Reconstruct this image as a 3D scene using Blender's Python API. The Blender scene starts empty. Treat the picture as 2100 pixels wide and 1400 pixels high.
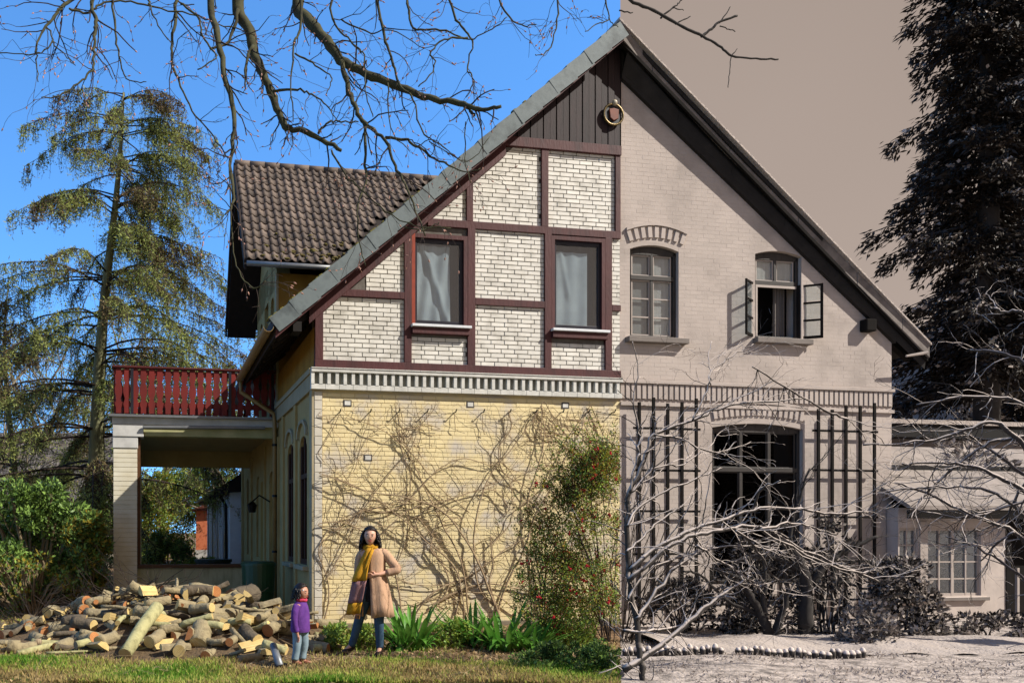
import bpy, math, random
import numpy as np
from math import sin, cos, pi, radians, atan, atan2, sqrt
from mathutils import Vector, Matrix, Quaternion
random.seed(7); RNG = np.random.default_rng(11)
S = bpy.context.scene
COL = S.collection
# ------------------------------------------------------------------ camera
F, CX, HY, CZ = 1720.0, 636.0, 1090.0, 1.65      # focal length and principal point in photo pixels, eye height
cam_d = bpy.data.cameras.new('camera'); cam = bpy.data.objects.new('camera', cam_d); COL.objects.link(cam)
cam.location = (0, 0, CZ); cam.rotation_euler = (pi/2, 0, 0)
cam_d.sensor_width = 36; cam_d.lens = F/2100*36
cam_d.shift_x = (1050-CX)/2100; cam_d.shift_y = (HY-700)/2100
cam_d.clip_end = 3000
S.camera = cam
# ------------------------------------------------------------------ house frame (the gable wall is y = 0 in it)
TH = atan(.1835); X0, Y0 = .074, 14.1
HM = Matrix.Translation((X0, Y0, 0)) @ Matrix.Rotation(TH, 4, 'Z')
SEAM = Vector((.3698, 1, 0)).normalized()        # ground line along which the summer garden meets the winter one
# ------------------------------------------------------------------ sun and sky
sun_dir = (Matrix.Rotation(TH, 3, 'Z') @ Vector((1.5, -1, 1.56))).normalized()
sd = bpy.data.lights.new('sun', 'SUN'); sd.energy = 5.0; sd.angle = radians(.5); sd.color = (1, .95, .87)
so = bpy.data.objects.new('sun', sd); COL.objects.link(so); so.location = (20, -10, 30)
so.rotation_euler = sun_dir.to_track_quat('Z', 'Y').to_euler()
W = bpy.data.worlds.new('World'); S.world = W; W.use_nodes = True
nt = W.node_tree; nt.nodes.clear()
out = nt.nodes.new('ShaderNodeOutputWorld'); mix = nt.nodes.new('ShaderNodeMixShader')
bg1 = nt.nodes.new('ShaderNodeBackground'); bg2 = nt.nodes.new('ShaderNodeBackground')
sky = nt.nodes.new('ShaderNodeTexSky'); sky.sky_type = 'NISHITA'; sky.sun_disc = False
sky.sun_elevation = math.asin(sun_dir.z); sky.sun_rotation = atan2(sun_dir.x, sun_dir.y)
sky.air_density = 1.0; sky.dust_density = .0; sky.ozone_density = 3.0
hs = nt.nodes.new('ShaderNodeHueSaturation'); hs.inputs['Saturation'].default_value = 1.08; hs.inputs['Value'].default_value = 1.0
vm = nt.nodes.new('ShaderNodeVectorMath'); vm.operation = 'MULTIPLY'; vm.inputs[1].default_value = (.98, 1.48, 1.78)
nt.links.new(sky.outputs[0], hs.inputs['Color']); nt.links.new(hs.outputs[0], vm.inputs[0]); nt.links.new(vm.outputs[0], bg1.inputs[0])
bg1.inputs[1].default_value = .12
tc = nt.nodes.new('ShaderNodeTexCoord')
va = nt.nodes.new('ShaderNodeVectorMath'); va.operation = 'ADD'; va.inputs[1].default_value = (0, 0, .16)
vn = nt.nodes.new('ShaderNodeVectorMath'); vn.operation = 'NORMALIZE'
nt.links.new(tc.outputs['Generated'], va.inputs[0]); nt.links.new(va.outputs[0], vn.inputs[0]); nt.links.new(vn.outputs[0], sky.inputs[0])
dot = nt.nodes.new('ShaderNodeVectorMath'); dot.operation = 'DOT_PRODUCT'
nrm = Vector((SEAM.y, -SEAM.x, 0)); dot.inputs[1].default_value = nrm
nt.links.new(tc.outputs['Generated'], dot.inputs[0])
gt = nt.nodes.new('ShaderNodeMath'); gt.operation = 'GREATER_THAN'; gt.inputs[1].default_value = 0
nt.links.new(dot.outputs['Value'], gt.inputs[0])
nz = nt.nodes.new('ShaderNodeTexNoise'); nz.inputs['Scale'].default_value = 2.2; nz.inputs['Detail'].default_value = 2
nt.links.new(tc.outputs['Generated'], nz.inputs['Vector'])
rp = nt.nodes.new('ShaderNodeValToRGB')
rp.color_ramp.elements[0].position = .3; rp.color_ramp.elements[0].color = (.28, .224, .193, 1)
rp.color_ramp.elements[1].position = .7; rp.color_ramp.elements[1].color = (.325, .264, .23, 1)
nt.links.new(nz.outputs[0], rp.inputs[0])
sz = nt.nodes.new('ShaderNodeSeparateXYZ'); nt.links.new(tc.outputs['Generated'], sz.inputs[0])
mg = nt.nodes.new('ShaderNodeMapRange'); mg.inputs['From Min'].default_value = 0; mg.inputs['From Max'].default_value = .6; mg.inputs['To Min'].default_value = 1.3; mg.inputs['To Max'].default_value = 1.0; nt.links.new(sz.outputs['Z'], mg.inputs[0])
ms = nt.nodes.new('ShaderNodeVectorMath'); ms.operation = 'SCALE'; nt.links.new(rp.outputs[0], ms.inputs[0]); nt.links.new(mg.outputs[0], ms.inputs['Scale']); nt.links.new(ms.outputs[0], bg2.inputs[0]); bg2.inputs[1].default_value = .79
nt.links.new(gt.outputs[0], mix.inputs[0]); nt.links.new(bg1.outputs[0], mix.inputs[1]); nt.links.new(bg2.outputs[0], mix.inputs[2])
nt.links.new(mix.outputs[0], out.inputs[0])
S.view_settings.view_transform = 'Standard'; S.view_settings.look = 'None'; S.view_settings.gamma = 1
S.view_settings.use_curve_mapping = False
S.view_settings.exposure = .65
# ------------------------------------------------------------------ pixel -> place helpers
def ray(px, py): return Vector(((px-CX)/F, 1, (HY-py)/F))
def P(px, py, Y): return Vector(((px-CX)/F*Y, Y, CZ+(HY-py)/F*Y))
def gp(px, py, d=0):                      # point of the plane y = d of the house frame
    c, s = cos(TH), sin(TH); rx, rz = (px-CX)/F, (HY-py)/F
    lx, ly = -c*X0-s*Y0, s*X0-c*Y0; dx, dy = c*rx+s, -s*rx+c
    t = (d-ly)/dy; return lx+t*dx, CZ+t*rz
def sp(px, py, x=0):                      # point of the plane x = x of the house frame -> (y, z)
    c, s = cos(TH), sin(TH); rx, rz = (px-CX)/F, (HY-py)/F
    lx, ly = -c*X0-s*Y0, s*X0-c*Y0; dx, dy = c*rx+s, -s*rx+c
    t = (x-lx)/dx; return ly+t*dy, CZ+t*rz
def hw(x, y, z=0): return HM @ Vector((x, y, z))
# ------------------------------------------------------------------ materials
def lin(h):
    if isinstance(h, str):
        v = [int(h[i:i+2], 16)/255 for i in (0, 2, 4)]
        return tuple(((c+.055)/1.055)**2.4 if c > .04 else c/12.92 for c in v)
    return h
def sep(v): return (v, v*.85, v*.748)      # sepia tone of lightness v
MATS = {}
KALB = .82      # one exposure match for all paints
def M(name, a, b=None, c=None, scale=6, rough=.8, bump=0, bscale=None, stretch=None, rnd=0, metal=0, detail=5, contrast=.25, spec=.3, coat=0, trans=0):
    if name in MATS: return MATS[name]
    m = bpy.data.materials.new(name); m.use_nodes = True; n = m.node_tree; L = n.links
    p = n.nodes['Principled BSDF']; p.inputs['Roughness'].default_value = rough; p.inputs['Metallic'].default_value = metal
    p.inputs['Specular IOR Level'].default_value = spec
    if coat: p.inputs['Coat Weight'].default_value = coat
    if trans: p.inputs['Transmission Weight'].default_value = trans
    a = tuple(x*KALB for x in lin(a)); b = tuple(x*KALB for x in lin(b)) if b is not None else tuple(x*.8 for x in a)
    c = tuple(x*KALB for x in lin(c)) if c is not None else None
    g = n.nodes.new('ShaderNodeNewGeometry'); mp = n.nodes.new('ShaderNodeMapping')
    L.new(g.outputs['Position'], mp.inputs['Vector'])
    if stretch: mp.inputs['Scale'].default_value = stretch
    t = n.nodes.new('ShaderNodeTexNoise'); t.inputs['Scale'].default_value = scale; t.inputs['Detail'].default_value = detail; t.inputs['Roughness'].default_value = .6
    L.new(mp.outputs[0], t.inputs['Vector'])
    r = n.nodes.new('ShaderNodeValToRGB'); L.new(t.outputs[0], r.inputs[0])
    e = r.color_ramp.elements; e[0].position = .5-contrast; e[0].color = (*a, 1); e[1].position = .5+contrast; e[1].color = (*b, 1)
    if c is not None:
        k = r.color_ramp.elements.new(.5); k.color = (*c, 1)
    col = r.outputs[0]
    if rnd:
        oi = n.nodes.new('ShaderNodeObjectInfo'); mr = n.nodes.new('ShaderNodeMapRange')
        mr.inputs['To Min'].default_value = 1-rnd; mr.inputs['To Max'].default_value = 1+rnd
        L.new(oi.outputs['Random'], mr.inputs[0])
        mm = n.nodes.new('ShaderNodeVectorMath'); mm.operation = 'SCALE'
        L.new(col, mm.inputs[0]); L.new(mr.outputs[0], mm.inputs['Scale']); col = mm.outputs[0]
    L.new(col, p.inputs['Base Color'])
    if bump:
        t2 = n.nodes.new('ShaderNodeTexNoise'); t2.inputs['Scale'].default_value = bscale or scale*4; t2.inputs['Detail'].default_value = 4
        L.new(mp.outputs[0], t2.inputs['Vector'])
        bu = n.nodes.new('ShaderNodeBump'); bu.inputs['Strength'].default_value = 1; bu.inputs['Distance'].default_value = bump
        L.new(t2.outputs[0], bu.inputs['Height']); L.new(bu.outputs[0], p.inputs['Normal'])
    m['out'] = 1; MATS[name] = m; return m
def snowed(m, colr, lo=.1, hi=.5):         # snow or frost lying on the upward faces
    n = m.node_tree; L = n.links; p = n.nodes['Principled BSDF']
    src = p.inputs['Base Color'].links[0].from_socket
    g = n.nodes.new('ShaderNodeNewGeometry'); sx = n.nodes.new('ShaderNodeSeparateXYZ'); L.new(g.outputs['Normal'], sx.inputs[0])
    t = n.nodes.new('ShaderNodeTexNoise'); t.inputs['Scale'].default_value = 7; L.new(g.outputs['Position'], t.inputs['Vector'])
    ad = n.nodes.new('ShaderNodeMath'); ad.operation = 'MULTIPLY_ADD'; ad.inputs[1].default_value = .9; L.new(t.outputs[0], ad.inputs[0]); ad.inputs[2].default_value = -.45
    a2 = n.nodes.new('ShaderNodeMath'); L.new(sx.outputs['Z'], a2.inputs[0]); L.new(ad.outputs[0], a2.inputs[1])
    mr = n.nodes.new('ShaderNodeMapRange'); mr.inputs['From Min'].default_value = lo; mr.inputs['From Max'].default_value = hi; L.new(a2.outputs[0], mr.inputs[0])
    mx = n.nodes.new('ShaderNodeMix'); mx.data_type = 'RGBA'; L.new(mr.outputs[0], mx.inputs['Factor']); L.new(src, mx.inputs['A']); mx.inputs['B'].default_value = (*colr, 1)
    L.new(mx.outputs['Result'], p.inputs['Base Color']); return m
def leafmat(name, a, b, c=None, scale=2, transl=.35, rough=.5):
    if name in MATS: return MATS[name]
    m = M(name, a, b, c, scale=scale, rough=rough, rnd=.12, contrast=.2, spec=.12)
    n = m.node_tree; L = n.links; p = n.nodes['Principled BSDF']; o = n.nodes['Material Output']
    tr = n.nodes.new('ShaderNodeBsdfTranslucent'); mx = n.nodes.new('ShaderNodeMixShader'); mx.inputs[0].default_value = transl
    L.new(p.inputs['Base Color'].links[0].from_socket, tr.inputs[0]); L.new(p.outputs[0], mx.inputs[1]); L.new(tr.outputs[0], mx.inputs[2]); L.new(mx.outputs[0], o.inputs[0])
    return m
# ------------------------------------------------------------------ object helpers
def empty(name, label, cat, mat=None, loc=(0, 0, 0), group=None, kind=None):
    o = bpy.data.objects.new(name, None); COL.objects.link(o)
    o.matrix_world = mat if mat is not None else Matrix.Translation(loc)
    o.empty_display_size = .2
    if label: o['label'] = label
    if cat: o['category'] = cat
    if group: o['group'] = group
    if kind: o['kind'] = kind
    return o
def tag(o, label, cat, group=None, kind=None):
    if label: o['label'] = label
    if cat: o['category'] = cat
    if group: o['group'] = group
    if kind: o['kind'] = kind
    return o
class MB:
    def __init__(s): s.v = []; s.f = []; s.m = []
    def add(s, vs, fs, mi=0):
        b = len(s.v); s.v += [tuple(v) for v in vs]; s.f += [tuple(b+i for i in f) for f in fs]; s.m += [mi]*len(fs)
    def box(s, x0, x1, y0, y1, z0, z1, mi=0):
        s.add([(x0,y0,z0),(x1,y0,z0),(x1,y1,z0),(x0,y1,z0),(x0,y0,z1),(x1,y0,z1),(x1,y1,z1),(x0,y1,z1)],
              [(0,3,2,1),(4,5,6,7),(0,1,5,4),(1,2,6,5),(2,3,7,6),(3,0,4,7)], mi); return s
    def prism(s, poly, y0, y1, mi=0, axis='y'):   # poly in (x,z), counter-clockwise seen from -y
        n = len(poly)
        if axis == 'y': vs = [(x, y0, z) for x, z in poly]+[(x, y1, z) for x, z in poly]
        elif axis == 'x': vs = [(y0, x, z) for x, z in poly]+[(y1, x, z) for x, z in poly]
        else: vs = [(x, z, y0) for x, z in poly]+[(x, z, y1) for x, z in poly]
        s.add(vs, [tuple(range(n)), tuple(range(2*n-1, n-1, -1))]+[(i, n+i, n+(i+1) % n, (i+1) % n) for i in range(n)], mi); return s
    def bar(s, a, b, w, h, up=(0, 0, 1), mi=0):    # box along a-b, w across, h along up
        a = Vector(a); b = Vector(b); d = (b-a).normalized(); u = Vector(up); sd_ = d.cross(u).normalized(); u = sd_.cross(d).normalized()
        vs = []
        for p in (a, b):
            for i, j in ((-1,-1),(1,-1),(1,1),(-1,1)): vs.append(p+sd_*w/2*i+u*h/2*j)
        s.add(vs, [(0,1,2,3),(7,6,5,4),(0,4,5,1),(1,5,6,2),(2,6,7,3),(3,7,4,0)], mi); return s
    def tube(s, pts, rad, n=6, cap=True, mi=0, squash=None, ph=0, endmi=None, jit=0):
        pts = [Vector(p) for p in pts]; k = len(pts)
        if not hasattr(rad, '__len__'): rad = [rad]*k
        ring = []; prev = None
        for i, p in enumerate(pts):
            d = (pts[min(i+1, k-1)]-pts[max(i-1, 0)])
            if d.length < 1e-9: d = Vector((0, 0, 1))
            d.normalize()
            if prev is None:
                u = d.cross(Vector((0, 1, 0)))
                if u.length < .1: u = d.cross(Vector((1, 0, 0)))
                u.normalize()
            else:
                u = (prev-d*prev.dot(d))
                if u.length < 1e-6: u = d.orthogonal()
                u.normalize()
            prev = u; w = d.cross(u)
            r = rad[i]; rx, ry = (r if hasattr(r, '__len__') else (r, r))
            for j in range(n):
                a = 2*pi*j/n+ph; q = 1+(random.uniform(-jit, jit) if jit else 0)
                ring.append(p+u*(cos(a)*rx*q)+w*(sin(a)*ry*q))
        fs = []
        for i in range(k-1):
            for j in range(n): fs.append((i*n+j, i*n+(j+1) % n, (i+1)*n+(j+1) % n, (i+1)*n+j))
        b = len(s.v); s.add(ring, fs, mi)
        if cap:
            e = mi if endmi is None else endmi
            s.f.append(tuple(b+j for j in range(n-1, -1, -1))); s.f.append(tuple(b+(k-1)*n+j for j in range(n))); s.m += [e, e]
        return s
    def rings(s, rs, n=12, mi=0, cap=True):          # horizontal elliptical rings (cx, cy, z, rx, ry)
        vs = []
        for (cx, cy, z, rx, ry) in rs:
            for j in range(n):
                a = 2*pi*j/n; vs.append((cx+cos(a)*rx, cy+sin(a)*ry, z))
        fs = []
        for i in range(len(rs)-1):
            for j in range(n): fs.append((i*n+j, i*n+(j+1) % n, (i+1)*n+(j+1) % n, (i+1)*n+j))
        if cap: fs += [tuple(range(n-1, -1, -1)), tuple(range((len(rs)-1)*n, len(rs)*n))]
        s.add(vs, fs, mi); return s
    def ball(s, c, r, n=8, mi=0):
        rx, ry, rz = r if hasattr(r, '__len__') else (r, r, r)
        rs = [(c[0], c[1], c[2]+rz*sin(t), max(rx*cos(t), 1e-4), max(ry*cos(t), 1e-4)) for t in [(-.5+i/(n//2+1))*pi for i in range(n//2+2)]]
        return s.rings(rs, n, mi)
    def mesh(s, name, mats):
        me = bpy.data.meshes.new(name); me.from_pydata(s.v, [], s.f)
        for m in (mats if isinstance(mats, (list, tuple)) else [mats]): me.materials.append(m)
        if any(s.m): me.polygons.foreach_set('material_index', s.m)
        me.update(); return me
    def build(s, name, mats, parent=None, smooth=False, bevel=0):
        me = s.mesh(name, mats)
        if smooth: me.polygons.foreach_set('use_smooth', [True]*len(me.polygons))
        return link(name, me, parent, bevel)
def link(name, me, parent=None, bevel=0, loc=None, rot=None, scl=None):
    o = bpy.data.objects.new(name, me); COL.objects.link(o)
    if parent: o.parent = parent
    if loc is not None: o.location = loc
    if rot is not None: o.rotation_euler = rot
    if scl is not None: o.scale = scl
    if bevel:
        b = o.modifiers.new('bevel', 'BEVEL'); b.width = bevel; b.segments = 2; b.limit_method = 'ANGLE'
    return o
def nmesh(name, V, Fq, mats, mi=None, parent=None, smooth=False):   # numpy arrays; Fq (n,3) or (n,4)
    me = bpy.data.meshes.new(name); k = Fq.shape[1]
    me.vertices.add(len(V)); me.vertices.foreach_set('co', np.asarray(V, dtype=np.float32).ravel())
    me.loops.add(Fq.size); me.loops.foreach_set('vertex_index', Fq.astype(np.int32).ravel())
    me.polygons.add(len(Fq)); me.polygons.foreach_set('loop_start', np.arange(0, Fq.size, k, dtype=np.int32))
    for m in (mats if isinstance(mats, (list, tuple)) else [mats]): me.materials.append(m)
    if mi is not None: me.polygons.foreach_set('material_index', np.asarray(mi, dtype=np.int32))
    if smooth: me.polygons.foreach_set('use_smooth', np.ones(len(Fq), dtype=bool))
    me.update(calc_edges=True); return link(name, me, parent)
def cards(name, pts, length, width, mats, parent=None, dirs=None, jit=.5, mi=None, up=0.0, lj=.35):
    """leaf-shaped quads at pts; dirs = preferred growing direction"""
    pts = np.asarray(pts, dtype=float); n = len(pts)
    d = RNG.normal(size=(n, 3))
    d /= np.linalg.norm(d, axis=1)[:, None]
    if dirs is not None:
        dd = np.asarray(dirs, dtype=float); dd = dd/np.maximum(np.linalg.norm(dd, axis=-1, keepdims=True), 1e-9); d = dd*(1-jit)+d*jit
    d[:, 2] += up; d /= np.linalg.norm(d, axis=1)[:, None]
    r = RNG.normal(size=(n, 3)); s = np.cross(d, r); s /= np.maximum(np.linalg.norm(s, axis=1)[:, None], 1e-9)
    nn = np.cross(d, s)
    Ls = length*(1+RNG.uniform(-lj, lj, n))[:, None]; Ws = width*(1+RNG.uniform(-lj, lj, n))[:, None]
    a = pts; b = pts+d*Ls*.45+s*Ws*.5+nn*Ls*.06; c = pts+d*Ls; e = pts+d*Ls*.45-s*Ws*.5+nn*Ls*.06
    V = np.stack([a, b, c, e], 1).reshape(-1, 3); Fq = np.arange(4*n).reshape(n, 4)
    if mi is None and isinstance(mats, (list, tuple)): mi = RNG.integers(0, len(mats), n)
    return nmesh(name, V, Fq, mats, mi, parent)
def clip(poly, a, b, c):       # keep a*x+b*z <= c
    o = []
    for i in range(len(poly)):
        p, q = poly[i], poly[(i+1) % len(poly)]; fp = a*p[0]+b*p[1]-c; fq = a*q[0]+b*q[1]-c
        if fp <= 0: o.append(p)
        if (fp < 0 < fq) or (fq < 0 < fp):
            t = fp/(fp-fq); o.append((p[0]+t*(q[0]-p[0]), p[1]+t*(q[1]-p[1])))
    return o
def strip_wall(mb, x0, x1, zb, topf, holes, y0, y1):
    """solid wall in the x-z plane with rectangular or arched holes (x0, x1, z0, z1, rise)"""
    bp = {x0, x1}
    for (a, b, c_, d_, rise) in holes:
        for i in range(9 if rise else 2): bp.add(a+(b-a)*i/(8 if rise else 1))
    bp = sorted(v for v in bp if x0 <= v <= x1)
    def hz(h, x): a, b, c_, d_, rise = h; return d_-rise*((2*(x-a)/(b-a)-1)**2)
    for a, b in zip(bp, bp[1:]):
        if b-a < 1e-5: continue
        m = (a+b)/2; ca = cb = zb
        for h in sorted([h for h in holes if h[0] < m < h[1]], key=lambda h: h[2]):
            mb.prism([(a, ca), (b, cb), (b, h[2]), (a, h[2])], y0, y1); ca, cb = hz(h, a), hz(h, b)
        mb.prism([(a, ca), (b, cb), (b, topf(b)), (a, topf(a))], y0, y1)
    return mb
def smooth_path(pts, k=4, jit=0.0):
    pts = [Vector(p) for p in pts]; o = []
    for i in range(len(pts)-1):
        p0 = pts[max(i-1, 0)]; p1 = pts[i]; p2 = pts[i+1]; p3 = pts[min(i+2, len(pts)-1)]
        for j in range(k):
            t = j/k; q = .5*((2*p1)+(-p0+p2)*t+(2*p0-5*p1+4*p2-p3)*t*t+(-p0+3*p1-3*p2+p3)*t**3)
            if jit and (i or j): q = q+Vector((random.gauss(0, jit), random.gauss(0, jit), random.gauss(0, jit)))
            o.append(q)
    o.append(pts[-1]); return o
def area(poly): return abs(sum(poly[i][0]*poly[(i+1) % len(poly)][1]-poly[(i+1) % len(poly)][0]*poly[i][1] for i in range(len(poly))))/2
def nside(x, y): return x*SEAM.y-y*SEAM.x    # > 0 : winter side
# ================================================================== materials of the place
white_brick = M('white_brick', 'e4e0d6', 'b5b0a4', 'dad5ca', scale=4, rough=.5, rnd=.09, detail=9, bump=.001, spec=.4)
mortar_dark = M('mortar_dark', '76706a', '575149', scale=12, rough=.95)
yb = M('painted_brick', 'eedba8', 'cabfae', 'e2cf9e', scale=1.9, rough=.75, rnd=.05, bump=.002, bscale=40, contrast=.16, detail=9)
yj = M('painted_mortar', 'd5c088', 'ada292', scale=1.6, rough=.9, contrast=.15)
yquoin = M('quoin_paint', 'd4ccba', 'beb6a8', scale=5, rough=.8, rnd=.04)
timber = M('maroon_timber', '532827', '341719', '4a2424', scale=6, rough=.6, bump=.004, stretch=(1, 1, .25), bscale=30)
boards_m = M('brown_boards', '332223', '1d1415', scale=5, rough=.65, stretch=(4, 4, .5), bump=.002, rnd=.12)
lit_jamb = M('lit_jamb', '9a3f24', '7c2e1d', scale=5, rough=.5)  # sunlight on the left window reveal, painted as a brighter, redder timber
slate = M('verge_slate', '5a6364', '42494a', '6a7373', scale=3, rough=.6, rnd=.08, bump=.002)
moss = M('moss', '8a7a2c', '5d5a24', scale=20, rough=1)
tile_m = M('brown_tile', '5e5048', '322b29', '6e6056', scale=4, rough=.75, rnd=.35, bump=.003, detail=8)
mustard = M('mustard_stucco', 'b5883a', '8f6a2c', scale=2.5, rough=.9, bump=.002)
cream = M('cream_plaster', 'b9a06a', 'a08856', scale=2.5, rough=.85, bump=.001)
band_m = M('grey_band', 'b0a283', '968a6c', scale=4, rough=.85)
dentil_w = M('white_dentil', 'dedbd2', 'b9b7ae', scale=8, rough=.6, rnd=.06)
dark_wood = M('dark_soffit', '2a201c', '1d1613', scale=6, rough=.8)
gutter_m = M('tan_gutter', '9c7f4d', '846840', scale=4, rough=.45)
zinc = M('zinc', '8e9092', '77797b', scale=5, rough=.4, metal=.5)
frame_dk = M('window_frame_dark', '2b2a33', '1e1d25', scale=5, rough=.35)
sill_w = M('white_sill', 'e2e4e6', 'cfd1d3', scale=5, rough=.4)
red_wood = M('red_baluster', '7c2018', '5a1612', scale=4, rough=.6, rnd=.12, stretch=(1, 1, .3))
concrete = M('white_concrete', 'd6d3cc', 'b2b0aa', scale=4, rough=.85, bump=.001)
green_stain = M('stained_parapet', '9b9670', '6c6c42', 'b3ab85', scale=1.5, rough=.9, stretch=(3, 3, .6))
brown_frame = M('brown_frame', '5c3a20', '44290f', scale=5, rough=.6)
black_int = M('dark_interior', '15110f', '100c0b', scale=3, rough=.9)
curtain_m = M('net_curtain', 'c6c6c6', 'a2a4a6', scale=2, rough=.9)
arch_pane = M('brown_door', '3e1d14', '2c140e', scale=4, rough=.5)
black_metal = M('black_metal', '1a1a1c', '121214', scale=5, rough=.4, metal=.6)
def glassmat(name, tint, alpha=.25, rough=.03):
    m = bpy.data.materials.new(name); m.use_nodes = True; n = m.node_tree; L = n.links; n.nodes.remove(n.nodes['Principled BSDF'])
    g = n.nodes.new('ShaderNodeBsdfGlossy'); g.inputs['Roughness'].default_value = rough; t = n.nodes.new('ShaderNodeBsdfTransparent'); t.inputs[0].default_value = (*tint, 1)
    mx = n.nodes.new('ShaderNodeMixShader'); lw = n.nodes.new('ShaderNodeLayerWeight'); lw.inputs[0].default_value = .5
    ma = n.nodes.new('ShaderNodeMath'); ma.operation = 'ADD'; ma.use_clamp = True; ma.inputs[1].default_value = alpha; pw = n.nodes.new('ShaderNodeMath'); pw.operation = 'POWER'; pw.inputs[1].default_value = 4; L.new(lw.outputs['Facing'], pw.inputs[0]); L.new(pw.outputs[0], ma.inputs[0]); L.new(ma.outputs[0], mx.inputs[0]); L.new(t.outputs[0], mx.inputs[1]); L.new(g.outputs[0], mx.inputs[2]); L.new(mx.outputs[0], n.nodes['Material Output'].inputs[0]); MATS[name] = m; return m
glass = glassmat('pane_glass', (.9, .95, .97), .13)
glass_lo = glassmat('dim_glass', (.5, .45, .42), .0)
# ================================================================== ground
def gh(x, y):
    return .02*sin(x*1.3+y*.7)+.015*sin(x*2.9-y*1.9)+.01*sin(y*5.1+x*.4)
def axis(lo, hi, step, far):
    a = list(np.arange(lo, hi+1e-6, step)); k = step
    L_, R_ = [], []
    x = lo
    while x > -far: k *= 1.6; x -= k; L_.append(x)
    k = step; x = hi
    while x < far: k *= 1.6; x += k; R_.append(x)
    return np.array(L_[::-1]+a+R_)
xs = axis(-9, 14, .25, 900); ys = axis(7, 24, .25, 900)
V = np.array([(x, y, gh(x, y) if (-10 < x < 15 and 6 < y < 26) else 0) for y in ys for x in xs]); nx = len(xs)
Fq = np.array([(j*nx+i, j*nx+i+1, (j+1)*nx+i+1, (j+1)*nx+i) for j in range(len(ys)-1) for i in range(nx-1)])
gm = M('ground_mat', '6d6a35', '8a7450', '5c6a2c', scale=1.8, rough=1, bump=.03, bscale=25, detail=8, contrast=.16)
n = gm.node_tree; L = n.links; p = n.nodes['Principled BSDF']; src = p.inputs['Base Color'].links[0].from_socket
g_ = n.nodes.new('ShaderNodeNewGeometry')
def mixc(fac, A, B):
    mx = n.nodes.new('ShaderNodeMix'); mx.data_type = 'RGBA'; L.new(fac, mx.inputs['Factor'])
    for s_, v in (('A', A), ('B', B)):
        if isinstance(v, tuple): mx.inputs[s_].default_value = (*v, 1)
        else: L.new(v, mx.inputs[s_])
    return mx.outputs['Result']
# bare earth path beside the wall, then winter snow beyond the seam line
sx = n.nodes.new('ShaderNodeSeparateXYZ'); L.new(g_.outputs['Position'], sx.inputs[0])
tn = n.nodes.new('ShaderNodeTexNoise'); tn.inputs['Scale'].default_value = 1.3; tn.inputs['Detail'].default_value = 5; L.new(g_.outputs['Position'], tn.inputs['Vector'])
md = n.nodes.new('ShaderNodeMath'); md.operation = 'MULTIPLY_ADD'; L.new(tn.outputs[0], md.inputs[0]); md.inputs[1].default_value = 2.2; L.new(sx.outputs['Y'], md.inputs[2])
mr = n.nodes.new('ShaderNodeMapRange'); L.new(md.outputs[0], mr.inputs[0]); mr.inputs['From Min'].default_value = 11.55; mr.inputs['From Max'].default_value = 11.9
tn2 = n.nodes.new('ShaderNodeTexNoise'); tn2.inputs['Scale'].default_value = 18; tn2.inputs['Detail'].default_value = 6; L.new(g_.outputs['Position'], tn2.inputs['Vector'])
r3 = n.nodes.new('ShaderNodeValToRGB'); L.new(tn2.outputs[0], r3.inputs[0]); r3.color_ramp.elements[0].position = .35; r3.color_ramp.elements[0].color = (*lin('4c3a28'), 1); r3.color_ramp.elements[1].position = .65; r3.color_ramp.elements[1].color = (*lin('8b7053'), 1)
c1 = mixc(mr.outputs[0], src, r3.outputs[0])
dt = n.nodes.new('ShaderNodeVectorMath'); dt.operation = 'DOT_PRODUCT'; L.new(g_.outputs['Position'], dt.inputs[0]); dt.inputs[1].default_value = nrm
g2 = n.nodes.new('ShaderNodeMath'); g2.operation = 'GREATER_THAN'; g2.inputs[1].default_value = 0; L.new(dt.outputs['Value'], g2.inputs[0])
tn3 = n.nodes.new('ShaderNodeTexNoise'); tn3.inputs['Scale'].default_value = 5; tn3.inputs['Detail'].default_value = 8; tn3.inputs['Roughness'].default_value = .7; L.new(g_.outputs['Position'], tn3.inputs['Vector'])
r4 = n.nodes.new('ShaderNodeValToRGB'); L.new(tn3.outputs[0], r4.inputs[0]); r4.color_ramp.elements[0].position = .36; r4.color_ramp.elements[0].color = (*sep(.13), 1); r4.color_ramp.elements[1].position = .58; r4.color_ramp.elements[1].color = (*sep(.44), 1)
L.new(mixc(g2.outputs[0], c1, r4.outputs[0]), p.inputs['Base Color'])
tag(nmesh('ground', V, Fq, gm, smooth=True), None, None, kind='structure')
# ================================================================== the house, colour half
ZT0, ZX0, SL = 5.07, -.82, .888          # left eave and slope of the top of the roof
def zt(x): return ZT0+SL*(x-ZX0)
XE = 5.605                                # where the colour half of the gable ends
OV = .45
house = empty('house', 'half-timbered house with white brick panels, maroon beams and yellow brick ground floor', 'house', HM)
def gx(px, py=900, d=0): return gp(px, py, d)[0]
def gz(py, px=900, d=0): return gp(px, py, d)[1]
# masonry core, one part per wall
core = MB(); core.prism([(0.02, 0), (XE, 0), (XE, 4.1), (0.02, 4.1)], .03, .35)
core.build('gable_wall', yj, house)
WH = [(gx(836, 600)+.1, gx(966, 600)-.12, gz(668, 900)+.02, gz(482, 900)-.03, 0), (gx(1123, 600)+.1, gx(1247, 650)-.1, gz(677, 1185)+.02, gz(487, 1185)-.03, 0)]
strip_wall(MB(), .02, XE, 4.1, lambda x: zt(x)-.3, WH, .03, .35).build('upper_gable_wall', mortar_dark, house)
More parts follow.
